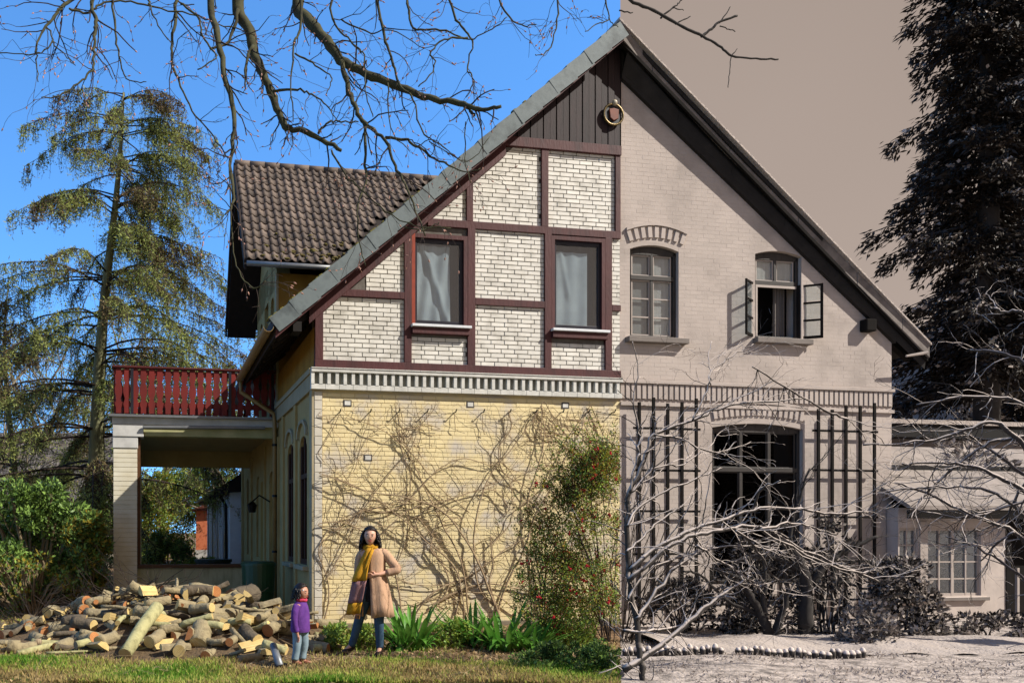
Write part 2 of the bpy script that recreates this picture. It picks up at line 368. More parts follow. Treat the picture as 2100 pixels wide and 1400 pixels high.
# plinth course
MB().box(-.05, XE, -.06, .03, -.05, .1).build('plinth', M('plinth', '8b7f6a', '6e6250', scale=5, rough=.9), house, bevel=.01)
bl, bh = .24, .0625
def brickmesh(l, h, d, m, ch=.004):
    mb = MB(); mb.add([(0,-d+ch,0),(l,-d+ch,0),(l,-d+ch,h),(0,-d+ch,h),(ch,-d,ch),(l-ch,-d,ch),(l-ch,-d,h-ch),(ch,-d,h-ch),(0,.02,0),(l,.02,0),(l,.02,h),(0,.02,h)],
      [(4,5,6,7),(0,1,5,4),(1,2,6,5),(2,3,7,6),(3,0,4,7),(8,9,1,0),(9,10,2,1),(10,11,3,2),(11,8,0,3)]); return mb.mesh('brick', m)
# painted yellow bricks
yparts, yrest = [], MB(); cH = .075
me_full = brickmesh(.236, cH-.008, .0, yb)
k = 0; rows = int((4.02-.1)/cH)
cand = []
for r in range(rows):
    z = .1+r*cH; off = [0, .06, .12, .18][(r*7) % 4] if r % 3 else [.1, .16][r % 2]
    x = .14-off
    while x < XE-.01:
        x1 = min(x+.236, XE-.004); x0 = max(x, .14)
        if x1-x0 > .04: cand.append((x0, x1, z, random.uniform(.004, .010)))
        x += .24
order = sorted([c for c in cand if c[1]-c[0] > .23 and c[2] > 1.9 or (c[0] < .9 and c[1]-c[0] > .23)], key=lambda c: c[0])
partset = set(order[:300])
for c in cand:
    x0, x1, z, d = c
    if c in partset:
        link('wall_brick', me_full, house, loc=(x0, .022-d, z))
    else: yrest.box(x0, x1, .022-d, .03, z, z+cH-.008)
tag(yrest.build('wall_bricks', yb, house), None, None, kind='stuff')
# pale quoins at the corner
for r in range(26):
    z = .1+r*.1505; w = .13
    MB().box(.0, w, -.008+random.uniform(-.003, .003), .05, z, z+.143).build('quoin', yquoin, house, bevel=.004)
# ---- timber frame; beams as (px,py)-(px,py) centre lines, thickness in metres
beams = []
def beam(a, b, w, d=.03, name='timber_beam', mt=None):
    (x0, z0), (x1, z1) = gp(*a), gp(*b)
    mb = MB(); mb.bar((x0, -d+.055, z0), (x1, -d+.055, z1), .11, w, up=(0, 0, 1) if abs(x1-x0) > abs(z1-z0) else (1, 0, 0))
    o = mb.build(name, mt or timber, house, bevel=.006); return o
ZB0, ZB1 = 4.40, 4.53
def vpost(x, z0, z1, w=.13, d=.03): return MB().box(x-w/2, x+w/2, -d, .08, z0, z1).build('timber_post', timber, house, bevel=.006)
def hbeam(x0, x1, z, w=.12, d=.028): return MB().box(x0, x1, -d, .08, z-w/2, z+w/2).build('timber_beam', timber, house, bevel=.006)
zS, zM, zL, zTop = 4.47, 6.98, 5.72, 8.49
xc, xa, xb, xd, xe, xf = .075, gx(836, 600), gx(966, 600), gx(1123, 600), gx(1247, 650), gx(1266, 400)
hbeam(0, XE, zS, .15, .034)
vpost(xc, zS+.075, zt(xc)-.42, .14)
vpost(xa, zS+.075, zt(xa)-.40); vpost(xb, zS+.075, zM-.06, .14); vpost(xb-.03, zM+.06, zt(xb)-.4, .12)
vpost(xd, zS+.075, zM-.06); vpost(xd-.06, zM+.06, zTop-.08)
vpost(xe, zS+.075, zM-.06); vpost(xf, zM+.06, zTop-.08, .1)
hbeam(1.98, XE, zM, .13); hbeam(xc+.07, xa-.065, zL-.03, .12); hbeam(xb+.07, xd-.065, zL-.06, .12); hbeam(xe+.065, XE, zL-.05, .11)
hbeam(3.05, XE, zTop, .17, .05)
# fascia beam under the verge
def zlow(x): return zt(x)-.36
mb = MB(); mb.prism([(-.1, zlow(-.1)-.22), (3.4, zlow(3.4)-.22), (3.4, zlow(3.4)+.1), (-.1, zlow(-.1)+.1)], -.04, .06); mb.build('verge_beam', timber, house, bevel=.006)
mb = MB(); mb.prism([(-.72, zlow(-.72)-.02), (5.42, zlow(5.42)-.02), (5.42, zlow(5.42)+.12), (-.72, zlow(-.72)+.12)], -OV+.02, -OV+.07); mb.build('barge_board', timber, house)
# ---- white bricks in the panels
panels = []
def panel(x0, x1, z0, z1, diag=False):
    panels.append((x0, x1, z0, z1, diag))
t = .065; g = .004
panel(xc+.07, xa-t, zS+.08, zL-.09); panel(.9, xa-t, zL+.03, 8, True); panel(xa+t, xb-.07, zS+.08, 5.0)
panel(xb+.07, xd-t, zS+.08, zL-.12); panel(xb+.07, xd-t, zL, zM-.065); panel(xd+t, xe-t, zS+.08, 5.0)
panel(xe+t, XE, zS+.08, zL-.105); panel(xe+t, XE, zL+.005, zM-.065)
panel(1.9, xb-.09, zM+.065, 9, True); panel(xb+.03, xd-.125, zM+.065, zTop-.085, True); panel(xd+.005, xf-.05, zM+.065, zTop-.085)
wc = []; ch = .0775
# courses run through all the panels
for (x0, x1, z0, z1, dg) in panels:
    z = z0; r = random.randint(0, 3)
    while z < z1:
        zz = min(z+ch-.0125, z1)
        if zz-z > .02:
            x = x0-[0, .125, .06, .19][r % 4]
            while x < x1:
                a, b = max(x, x0), min(x+.238, x1)
                if b-a > .03:
                    pl = [(a, z), (b, z), (b, zz), (a, zz)]
                    if dg or True: pl = clip(pl, -SL, 1, zlow(0)-.19)
                    if len(pl) >= 3 and area(pl) > .001: wc.append((pl, a, b, z, zz, random.uniform(.010, .015)))
                x += .25
        z += ch; r += random.choice((1, 1, 2, 3))
full = [w for w in wc if w[2]-w[1] > .236 and len(w[0]) == 4 and w[4]-w[3] > .064]
random.shuffle(full); pset = set(id(w) for w in full[:300]); mew = brickmesh(.238, ch-.0125, 0, white_brick)
rest = MB()
for w in wc:
    if id(w) in pset: link('white_brick', mew, house, loc=(w[1], .03-w[5], w[3]))
    else: rest.prism(w[0], .03-w[5], .04)
tag(rest.build('white_bricks', white_brick, house), None, None, kind='stuff')
# ---- upright boards in the gable top
x = 3.0; i = 0
while x < XE:
    w = .118; pl = [(x, zTop+.09), (min(x+w, XE), zTop+.09), (min(x+w, XE), zt(x+w)-.3), (x, zt(x)-.3)]
    d = .012 if i % 2 else .0
    if pl[2][1]-pl[1][1] > .08: MB().prism(pl, -.02-d, .03).build('gable_board', boards_m, house, bevel=.004)
    x += .124; i += 1
# ---- verge slates
x = ZX0; i = 0
ang = atan(SL); step = .43*cos(ang)
dv = Vector((cos(ang), 0, sin(ang))); nv = Vector((-sin(ang), 0, cos(ang)))
sm = MB(); sm.add([], []); 
base = MB()
# slate cap: face plate plus top plate
L_ = .47
base.box(0, L_, 0, .022, -.25, 0); base.box(0, L_, 0, .30, -.001+.001, .02)
sme = base.mesh('verge_slate', slate)
while x < 5.02:
    a = dv*((x-ZX0)/cos(ang)); p0 = Vector((ZX0, -OV-.03-.006*(i % 2), ZT0+.0))+a
    o = link('verge_slate', sme, house, loc=p0, rot=(random.uniform(-.02, .02), -ang+.05, random.uniform(-.006, .006)))
    x += step; i += 1
    if i < 8 or (i < 16 and random.random() < .3):
        mm = MB()
        for q in range(5): mm.ball((random.uniform(0, .35), random.uniform(.03, .2), .025), (random.uniform(.03, .07), .05, .02), 6)
        tag(mm.build('moss', moss, o), None, None, kind='stuff')
# ---- main roof slab (colour side) and dark soffit boards
rl = MB(); rl.prism([(ZX0+.06, zt(ZX0+.06)-.16), (5.36, zt(5.36)-.16), (5.36, zt(5.36)-.01), (ZX0+.06, zt(ZX0+.06)-.01)], -OV, 12.2)
rl.build('roof', M('roof_brown', '4a3c38', '38302d', scale=4, rough=.85), house)
for i in range(9):
    xx = .2+i*.0
so_ = MB()
so_.prism([(ZX0+.1, zt(ZX0)-.24), (.0, zt(0)-.24-.08), (.0, zt(0)-.17), (ZX0+.06, zt(ZX0+.06)-.17)], -OV+.05, 4.2); so_.build('soffit', dark_wood, house)
for i in range(7):
    y = .1+i*.62
    MB().bar((ZX0+.18, y, zt(ZX0+.18)-.32), (.05, y, zt(.05)-.38), .12, .14).build('rafter_end', dark_wood, house)
# purlin end
MB().box(-.42, -.28, -OV+.1, .0, zt(-.4)-.52, zt(-.4)-.36).build('purlin_end', M('dark_purlin', '1a1411', '120e0c', scale=6), house)
# ---- string course with dentils
st = empty('string_course', None, None); st.parent = house
MB().box(-.07, XE, -.10, .03, 4.325, 4.385).build('ledge', dentil_w, st, bevel=.006)
x = -.07
while x < XE:
    x1 = min(x+.24, XE); MB().box(x, x1-.004, -.075, .03, 4.04, 4.125).build('brick', dentil_w, st, bevel=.004); x += .24
MB().box(-.05, XE, -.01, .03, 4.125, 4.325).build('frieze', M('frieze_grey', '8f9088', '77786f', scale=8, rough=.8), st)
dm = MB().box(0, .055, -.08, .0, 0, .2).mesh('dentil', dentil_w)
x = -.07
while x < XE-.05: link('dentil', dm, st, loc=(x, 0, 4.125)); x += .139
x = -.07
while x < XE-.05: MB().box(x, min(x+.27, XE)-.004, -.112, .03, 4.385, 4.40).build('brick', dentil_w, st); x += .27
# ---- windows of the gable
def win(x0, x1, z0, z1, left_jamb, drape):
    w = empty('window', None, None); w.parent = house
    T = .05
    MB().box(x0, x0+.06, -.03, .1, z0, z1).build('jamb', left_jamb, w); MB().box(x1-.07, x1, -.03, .1, z0, z1).build('jamb', timber, w)
    MB().box(x0+.06, x1-.07, -.03, .1, z1-.07, z1).build('lintel', timber, w)
    f = MB(); a, b, c_, d_ = x0+.06, x1-.07, z0, z1-.07
    f.box(a, b, .02, .07, c_, c_+.09); f.box(a, b, .02, .07, d_-.07, d_); f.box(a, a+.05, .02, .07, c_+.09, d_-.07); f.box(b-.055, b, .02, .07, c_+.09, d_-.07)
    f.build('frame', frame_dk, w, bevel=.005)
    MB().box(a+.05, b-.055, .045, .05, c_+.09, d_-.07).build('pane', glass, w)
    MB().box(a-.1, b+.1, .36, .38, c_-.1, d_+.1).build('dark_room', M('blue_room', '3c4a5c', '2a3442', scale=3, rough=.8), w)
    # curtain: pleated cloth
    X0_, X1_, Z0_, Z1_ = a+.05, b-.055, c_+.07, d_-.09; N = 26; R = 16; vs = []; fs = []
    for r in range(R+1):
        v = r/R
        for i in range(N+1):
            u = i/N
            if drape: lx = X0_+.02+(X1_-X0_)*.78*u*(1-.0*v); fold = .02*sin(u*16+v*5)+.05*math.exp(-((u-.18-v*.75)/.10)**2)-.03*math.exp(-((u-.05-v*.75)/.06)**2)
            else: lx = X0_+(X1_-X0_)*.8*u; fold = .012*sin(u*14+v)+.03*math.exp(-((u-.2-v*.4)/.07)**2)*(v < .6)
            vs.append((lx, .115-fold*.8, Z1_-.08*(1-drape)-(Z1_-Z0_-.08*(1-drape))*v))
    for r in range(R):
        for i in range(N): fs.append((r*(N+1)+i, r*(N+1)+i+1, (r+1)*(N+1)+i+1, (r+1)*(N+1)+i))
    mb = MB(); mb.add(vs, fs); mb.build('curtain', curtain_m, w, smooth=True)
    MB().box(x0-.02, x1+.04, -.13, .02, z0-.05, z0-.005).build('sill', sill_w, w, bevel=.006)
    MB().box(x0-.005, x1+.02, -.09, .02, z0-.16, z0-.052).build('sill_board', timber, w, bevel=.004)
z0 = gz(668, 900); z1 = gz(482, 900)
win(xa+.066, xb-.072, z0, z1, lit_jamb, 1)
win(xd+.066, xe-.066, gz(677, 1185), gz(487, 1185), timber, 0)
# ---- side wall: ground floor cream, upper mustard
def sidewall(name, z0, z1, y0, y1, mt, th=.3): return MB().box(.0, th, y0, y1, z0, z1).build(name, mt, house)
sidewall('upper_side_wall', 4.4, 5.1, .05, 4.3, mustard)
sw = MB(); wins = [(.72, 1.5, 1.06, 3.38), (2.15, 2.95, 1.06, 3.38)]
def holed(mb, y0, y1, z0, z1, holes, x=0.0, th=.3, sx=1):
    """wall in the plane x with arched holes; holes = (y0,y1,z0,ztop) sorted"""
    cur = y0
    for (a, b, c_, d_) in holes:
        mb.box(x, x+th, cur, a, z0, z1); mb.box(x, x+th, a, b, z0, c_)
        N = 8; r = (b-a)/2; base = d_-r*.6
        pts = [(a+(b-a)*i/N, base+.6*r*sqrt(max(0, 1-((i/N-.5)*2)**2))) for i in range(N+1)]
        for i in range(N):
            mb.add([(x, pts[i][0], pts[i][1]), (x, pts[i+1][0], pts[i+1][1]), (x, pts[i+1][0], z1), (x, pts[i][0], z1),
                    (x+th, pts[i][0], pts[i][1]), (x+th, pts[i+1][0], pts[i+1][1]), (x+th, pts[i+1][0], z1), (x+th, pts[i][0], z1)],
                   [(0,1,2,3),(7,6,5,4),(0,4,5,1),(2,6,7,3)])
        cur = b
    mb.box(x, x+th, cur, y1, z0, z1); return mb
holes = wins+[(4.95, 5.75, .1, 3.05), (7.6, 8.3, 1.0, 3.1), (10.2, 10.7, 1.0, 3.2)]
holed(MB(), .05, 12.0, 0, 4.05, holes).build('side_wall', cream, house)
MB().box(-.06, .02, -.0, 4.3, 4.04, 4.4).build('side_band', band_m, house, bevel=.01); MB().box(-.09, -.055, 0, 4.3, 4.31, 4.4).build('side_band_ledge', band_m, house)
for (a, b, c_, d_) in wins:
    w = empty('arched_window', None, None); w.parent = house
    MB().box(.055, .065, a-.0, b+.0, c_, d_).build('pane', glass_lo, w)
    MB().box(.8, .82, a-.6, b+.6, c_-.5, d_+.5).build('dark_room', black_int, w)
    f = MB(); f.box(.02, .05, a, a+.08, c_, d_-.16); f.box(.02, .05, b-.08, b, c_, d_-.16); f.box(.02, .05, (a+b)/2-.035, (a+b)/2+.035, c_, d_-.02); f.box(.018, .05, a, b, 2.62, 2.70); f.box(.018, .05, a, b, c_, c_+.1); f.build('frame', arch_pane, w)
    MB().box(-.1, .05, a-.12, b+.12, c_-.09, c_-.01).build('sill', band_m, w, bevel=.01)
    N = 12; h = MB()
    for i in range(N):
        def pt(k_, rr): t_ = pi*k_/N; return ((a+b)/2-cos(t_)*rr, d_-.02+sin(t_)*rr*.62)
        r0, r1 = (b-a)/2+.02, (b-a)/2+.12
        q = [pt(i, r0), pt(i, r1), pt(i+1, r1), pt(i+1, r0)]
        h.prism(q, -.05, .01, axis='x')
    h.build('hood_mould', band_m, w)
    c = MB(); N = 18
    vs = []
    for r in range(2):
        for i in range(N+1): vs.append((.12+.02*sin(i*1.7), a+(b-a)*i/N, [3.1, 2.72][r]))
    c.add(vs, [(i, i+1, N+2+i, N+1+i) for i in range(N)]); c.build('curtain', curtain_m, w)
for (a, b, c_, d_) in holes[2:]:
    MB().box(.05, .09, a, b, c_-.1, d_+.0).build('door', [mustard, cream, arch_pane][holes.index((a, b, c_, d_))-2], house)
# pilaster strips along the side wall
for y, w_ in ((.0, .22), (1.72, .2), (3.3, .2), (4.05, .2), (6.3, .25), (9.2, .25), (11.6, .3)):
    MB().box(-.05, .02, y, y+w_, 0, 4.04 if y < 4 else 3.7).build('pilaster', cream if y > .1 else band_m, house, bevel=.008)
MB().box(-.012, .0, 6.6, 7.3, .9, 2.9).build('mustard_panel', mustard, house)
# wall lantern in the veranda
lb = empty('wall_lantern', None, None); lb.parent = house
MB().tube([(.0, 5.6, 2.35), (-.25, 5.6, 2.5), (-.42, 5.6, 2.35)], .018, 6).build('bracket', black_metal, lb)
MB().rings([(-.42, 5.6, 2.1, .08, .08), (-.42, 5.6, 2.28, .12, .12), (-.42, 5.6, 2.36, .03, .03)], 8).build('lantern_hood', black_metal, lb)
# ---- gutter and downpipe
g = MB(); N = 8
for i in range(N):
    a0, a1 = pi+pi*i/N, pi+pi*(i+1)/N
    for y0_, y1_ in ((-OV-.02, 4.25),):
        r0, r1 = .085, .078; cx_, cz_ = ZX0-.02, ZT0-.12
        q = [(cx_+cos(a0)*r0, cz_+sin(a0)*r0), (cx_+cos(a1)*r0, cz_+sin(a1)*r0), (cx_+cos(a1)*r1, cz_+sin(a1)*r1), (cx_+cos(a0)*r1, cz_+sin(a0)*r1)]
        g.prism(q, y0_, y1_)
g.build('gutter', gutter_m, house)
for i in range(6):
    MB().tube([(ZX0-.12, -.2+i*.8, ZT0-.1), (ZX0-.02, -.2+i*.8, ZT0-.215), (ZX0+.08, -.2+i*.8, ZT0-.1)], .012, 5).build('gutter_bracket', gutter_m, house)
MB().tube([(ZX0-.02, 4.1, ZT0-.2), (ZX0-.02, 4.1, ZT0-.42), (-.12, 4.12, 4.2), (-.1, 4.12, 4.0), (-.1, 4.12, 0)], .045, 8).build('downpipe', gutter_m, house, smooth=True)
for z in (1.2, 2.4, 3.5): MB().tube([(-.1, 4.12, z), (-.1, 4.12, z+.05)], .058, 8).build('pipe_clip', black_metal, house)
# ---- rear wing rising behind the main roof
wing = empty('wing', None, None); wing.parent = house
yE, yR, yB, zE, zR, xL = 3.75, 6.2, 8.65, 7.38, 10.42, -.75
MB().box(0, 6, 4.3, 4.6, 4.0, 7.3).build('front_wall', mustard, wing)
holed(MB(), 4.6, 8.1, 4.1, 7.9, [(4.95, 5.5, 5.1, 7.0), (5.9, 6.6, 4.6, 7.3), (7.0, 7.5, 5.1, 6.9)]).build('gable_wall', cream, wing)
MB().prism([(4.3, 7.1), (8.1, 7.1), (6.2, 9.9)], 0.0, .3, axis='x').build('gable_top', cream, wing)
for a, b, c_, d_ in ((4.95, 5.5, 5.1, 7.0), (5.9, 6.6, 4.6, 7.3), (7.0, 7.5, 5.1, 6.9)):
    MB().box(.12, .14, a-.04, b+.04, c_-.1, d_+.1).build('window', arch_pane, wing)
MB().box(-.04, .01, 4.28, 4.5, 4.1, 7.3).build('quoin', band_m, wing)
sr = MB(); sr.prism([(yE, zE-.12), (yR, zR-.12), (yB, zE-.3), (yB, zE-.18), (yR, zR-.02), (yE, zE-.02)], xL, 6.0, axis='x'); sr.build('roof_deck', dark_wood, wing)
vb = MB(); vb.prism([(yE, zE-.22), (yR, zR-.3), (yR, zR+.05), (yE, zE+.03)], xL-.05, xL, axis='x'); vb.prism([(yR, zR-.3), (yB+.05, zE-.5), (yB+.05, zE-.15), (yR, zR+.05)], xL-.05, xL, axis='x'); vb.build('barge_board', dark_wood, wing)
# pantiles
sl = Vector((0, yR-yE, zR-zE)); SLen = sl.length; ta = atan2(zR-zE, yR-yE)
nr, tw = 14, .182; rl_ = SLen/nr
tv = []; K = 7
def prof(u): return .042*sin(2*pi*u)*(1 if u < .5 else .45)+.012
for (v_, dz) in ((-.02, .032), (rl_+.04, .0)):
    for i in range(K): u = i/(K-1); tv.append((u*tw*1.05, v_, prof(u)+dz))
for i in range(K): u = i/(K-1); tv.append((u*tw*1.05, -.02, prof(u)+dz-.012+.02))
fs = [(i, i+1, K+i+1, K+i) for i in range(K-1)]+[(2*K+i, 2*K+i+1, i+1, i) for i in range(K-1)]
tmb = MB(); tmb.add(tv, fs); tme = tmb.mesh('roof_tile', tile_m); tme.polygons.foreach_set('use_smooth', [True]*len(tme.polygons))
ncol = 26
for r in range(nr):
    for c in range(ncol):
        x = xL+c*tw
        if x > 1.0+(r/nr)*3.1: continue
        base_ = Vector((x, yE, zE))+sl*(r/nr)
        link('roof_tile', tme, wing, loc=base_+Vector((random.uniform(-.006, .006), 0, random.uniform(0, .006))), rot=(ta, random.uniform(-.02, .02), random.uniform(-.015, .015)))
rg = MB()
for i in range(14):
    x = xL-.02+i*.36
    o = MB().tube([(x, yR, zR+.02), (x+.38, yR, zR+.035)], [.10, .09], 10).build('ridge_tile', tile_m, wing, smooth=True)
mm = MB()
for q in range(40):
    u = random.random(); v = random.choice((random.uniform(0, .1), random.uniform(0, .25)))
    b_ = Vector((xL+u*2.2, yE, zE))+sl*v; mm.ball((b_.x, b_.y, b_.z+.06), (random.uniform(.03, .09), .05, .03), 6)
tag(mm.build('moss', M('roof_moss', '6e5a3a', '5a5a26', scale=15, rough=1), wing), None, None, kind='stuff')
MB().tube([(xL, yE-.07, zE-.1), (2.0, yE-.07, zE-.1)], .06, 8).build('gutter', zinc, wing, smooth=True)
# dark back slope filling of the wing under its gable overhang
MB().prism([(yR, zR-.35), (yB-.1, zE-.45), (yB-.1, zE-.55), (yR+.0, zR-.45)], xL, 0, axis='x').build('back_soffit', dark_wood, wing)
# ---- veranda with the red balustrade on its deck
ver = empty('veranda', None, None); ver.parent = house
VX, VY0, VY1 = -3.5, 4.3, 9.9
MB().box(VX, VX+.48, VY0, VY0+.45, 0, 3.42).build('column', M('column_paint', 'd9cba5', 'c0b08e', 'e2d8ba', scale=2.2, rough=.85, bump=.003), ver, bevel=.008)
for r in range(34):
    if r % 1 == 0:
        MB().box(VX-.006, VX+.486, VY0-.008-random.uniform(0, .004), VY0+.02, .05+r*.099, .05+r*.099+.09).build('brick', M('column_brick', 'e4deca', 'cabfa2', scale=2.2, rough=.85, rnd=.05), ver, bevel=.004)
MB().box(VX-.02, VX+.5, VY0-.03, VY0+.47, 3.42, 3.66).build('column_cap', concrete, ver, bevel=.01)
MB().box(VX, VX+.48, VY1-.45, VY1, 0, 3.66).build('rear_column', cream, ver)
MB().box(VX-.03, .0, VY0-.06, VY1, 3.92, 4.07).build('deck_slab', concrete, ver)
MB().box(VX-.10, -.05, VY0-.16, VY1+.05, 4.07, 4.12).build('deck_edge', zinc, ver)
MB().box(VX-.02, VX+.62, VY0-.05, VY0+.45, 3.66, 3.92).build('beam_end', concrete, ver, bevel=.01)
MB().box(VX+.62, -.05, VY0+.0, VY0+.3, 3.69, 3.92).build('front_beam', M('beam_mossy', 'c8be92', '98996a', scale=2, rough=.9), ver)
MB().tube([(VX+.6, VY0-.1, 3.86), (-.3, VY0-.1, 3.9)], .035, 6).build('beam_gutter', zinc, ver)
MB().box(VX, -.0, VY1-.3, VY1, 3.45, 3.92).build('rear_beam', cream, ver); MB().box(VX, VX+.3, VY0+.45, VY1-.45, 3.5, 3.92).build('side_beam', cream, ver)
MB().box(VX+.02, 0, VY0+.05, VY1, 3.885, 3.915).build('ceiling', cream, ver)
MB().box(VX+.48, -.12, VY0+.08, VY0+.3, 0, .88).build('parapet', green_stain, ver)
MB().box(VX+.48, -.1, VY0+.02, VY0+.36, .88, .95).build('parapet_sill', brown_frame, ver, bevel=.006)
MB().box(VX+.48, VX+.55, VY0+.1, VY0+.2, .95, 3.69).build('frame_post', brown_frame, ver)
MB().box(VX-.05, 0, VY0+.3, VY1, .0, .08).build('floor', concrete, ver)
bal = empty('balustrade', None, None); bal.parent = ver
bz0, bz1 = 4.16, 5.12
prof_b = [(.0, .055), (.12, .055), (.2, .075), (.32, .042), (.45, .075), (.55, .078), (.68, .042), (.8, .075), (.88, .055), (1, .055)]
bme_ = MB(); pl = [(-w_, h*(bz1-bz0)) for h, w_ in prof_b][::-1]; pl = [(w_, h*(bz1-bz0)) for h, w_ in prof_b]+pl
bme_.prism(pl, 0, .022); bme = bme_.mesh('baluster', red_wood)
x = VX+.1
while x < -.1: link('baluster', bme, bal, loc=(x, VY0+random.uniform(-.004, .004), bz0)); x += .172
y = VY0+.12
while y < VY0+5.4: link('baluster', bme, bal, loc=(VX+.02, y, bz0), rot=(0, 0, pi/2)); y += .172
x = VX+.1
while x < -.1: link('baluster', bme, bal, loc=(x, VY1-.1, bz0)); x += .172
MB().box(VX, -.05, VY0+.024, VY0+.075, 4.3, 4.4).box(VX, -.05, VY0+.024, VY0+.075, 4.98, 5.08).build('rail', red_wood, bal)
MB().box(VX-.03, -.05, VY0-.04, VY0+.1, 5.12, 5.16).build('handrail', M('handrail_red', '5a1a16', '45130f', scale=4, rough=.6), bal, bevel=.005)
MB().box(VX-.03, VX+.09, VY0+.1, VY1-.1, 5.12, 5.16).build('handrail', MATS['handrail_red'], bal); MB().box(VX-.03, -.05, VY1-.12, VY1, 5.12, 5.16).build('handrail', MATS['handrail_red'], bal)
MB().box(VX+.024, VX+.07, VY0+.1, VY1-.1, 4.3, 4.4).build('rail', red_wood, bal)
for x in (VX+.38, -1.05, -.12): MB().box(x-.03, x+.03, VY0-.03, VY0-.004, 4.12, 5.1).build('post', frame_dk, bal)
# ---- wall anchors, vine hooks on the wall
for (px, py) in ((965, 829), (1160, 831), (755, 938), (713, 826)):
    x, z = gp(px, py)
    a = MB(); a.box(x-.07, x+.07, .008, .03, z-.055, z+.055); a.box(x-.05, x+.05, .004, .008, z-.035, z+.035, 1)
    a.build('anchor_plate', [M('anchor_rim', '4a4442', '3a3533', scale=6, rough=.7), dentil_w], house)
for px in (695, 757, 815, 873, 931, 988, 1042, 1095, 1150, 1203, 1255):
    x, z = gp(px, 846); h = MB().tube([(x, .02, z), (x, -.09, z), (x+.01, -.11, z+.05)], .011, 5); h.build('vine_hook', black_metal, house)
# round badge high on the boards
bx, bz = gp(1258, 235, -.08)
em = empty('wall_badge', None, None); em.parent = house
ring = MB(); N = 24
brass = M('dull_brass', '7d6a45', '4f4632', scale=10, rough=.35, metal=.7)
ring.tube([(bx+.185*cos(2*pi*i/N), -.08, bz+.185*sin(2*pi*i/N)) for i in range(N+1)], .022, 6, cap=False); ring.build('ring', brass, em, smooth=True)
MB().tube([(bx, -.02, bz), (bx, -.07, bz)], [.17, .165], 20).build('backplate', M('badge_dark', '2a2c30', '1d1f22', scale=5, rough=.5), em)
MB().prism([(bx-.09, bz+.09), (bx-.07, bz-.07), (bx, bz-.12), (bx+.09, bz-.07), (bx+.1, bz+.09), (bx, bz+.11)], -.1, -.07).build('shield', M('badge_rust', '7a3512', '5a230c', scale=8, rough=.5), em, bevel=.01)
MB().ball((bx+.02, -.09, bz+.21), (.05, .04, .055), 10).build('finial', M('badge_pale', 'b5aa94', '8d8370', scale=8, rough=.4), em, smooth=True)
# ================================================================== the old sepia half of the gable, winter
s_wall = M('old_brick', sep(.54), sep(.30), sep(.46), scale=1.1, rough=.9, rnd=.04, bump=.002, bscale=35, detail=8)
s_joint = M('old_mortar', sep(.5), sep(.36), scale=3, rough=.95)
s_dark = M('old_dark_wood', sep(.016), sep(.009), scale=5, rough=.9, spec=.08)
s_frame = M('old_frame', sep(.05), sep(.03), scale=5, rough=.5)
s_light = M('old_sash', sep(.45), sep(.36), scale=5, rough=.5)
s_verge = snowed(M('old_verge', sep(.30), sep(.10), sep(.2), scale=4, rough=.8, stretch=(1, 1, 1)), sep(.5), .62, .75)
s_void = M('old_void', sep(.012), sep(.009), scale=3, rough=.9)
s_sofm = M('old_soffit_and_shade', sep(.03), sep(.014), scale=4, rough=.85)  # dark soffit wood, also colours the added boards that imitate verge shade
s_sill = snowed(M('old_sill', sep(.22), sep(.15), scale=5, rough=.8), sep(.55), .6, .8)
s_cur = M('old_curtain', sep(.7), sep(.42), scale=3, rough=.9, stretch=(6, 6, .4))
s_snow = M('snow', sep(.5), sep(.36), scale=6, rough=.9, bump=.02)
s_bark = snowed(M('winter_bark', sep(.055), sep(.03), scale=9, rough=.9), sep(.46), .1, .5)
s_barkdk = M('dark_winter_bark', sep(.05), sep(.028), scale=9, rough=.9)
old = empty('old_house', 'old sepia-toned brick gable in winter with arched windows and one open casement', 'house', HM)
RX, RZ, RS = 5.45, 10.60, .815
def zr(x): return RZ-RS*(x-RX)
XR = 11.32
A = [gp(*q) for q in ((1293, 690), (1393, 690), (1340, 502))]
B = [gp(*q) for q in ((1550, 692), (1645, 692), (1597, 514))]
C = [gp(*q) for q in ((1462, 1196), (1648, 1196), (1556, 868))]
hA = (A[0][0], A[1][0], A[0][1], A[2][1], .09); hB = (B[0][0], B[1][0], B[0][1], B[2][1], .08); hC = (C[0][0], C[1][0], C[0][1], C[2][1], .09)
XS = 5.606
strip_wall(MB(), XS, XR, 0, lambda x: zr(x)-.12, [hA, hB, hC], .02, .4).build('wall', s_joint, old)
MB().box(XR-.3, XR, .4, 12, 0, zr(XR)-.2).build('side_wall', s_joint, old)
# brick courses
obp, obr = [], MB(); k = 0
ome = brickmesh(.237, .070, 0, s_wall, .002)
r = 0; z = .0
while z < 10.2:
    if 4.0 < z < 4.36: z += .075; r += 1; continue
    x = XS-[0, .12][r % 2]-random.choice((0, .03))
    while x < XR:
        a, b = max(x, XS), min(x+.236, XR-.003); x += .24
        if b-a < .03 or z+.067 > zr(b)-.14: continue
        hit = False
        for h in (hA, hB, hC):
            if b > h[0]-.002 and a < h[1]+.002 and z+.067 > h[2] and z < h[3]+.02: hit = True
        if hit:
            for h in (hA, hB, hC):
                if z+.067 > h[2] and z < h[3]+.02:
                    if a < h[0] < b: b = h[0]
                    elif a < h[1] < b: a = h[1]
                    elif a >= h[0] and b <= h[1]: b = a
            if z > 4.5 and b-a < .03: continue
            if b-a < .03: continue
        d = random.uniform(.0003, .0018)
        if b-a > .23 and not hit and z > 4.4: obp.append((a, z, d))
        else: obr.box(a, b, .02-d, .03, z, z+.070)
    z += .075; r += 1
obp.sort(key=lambda c: abs(c[1]-6.2)+.2*c[0])
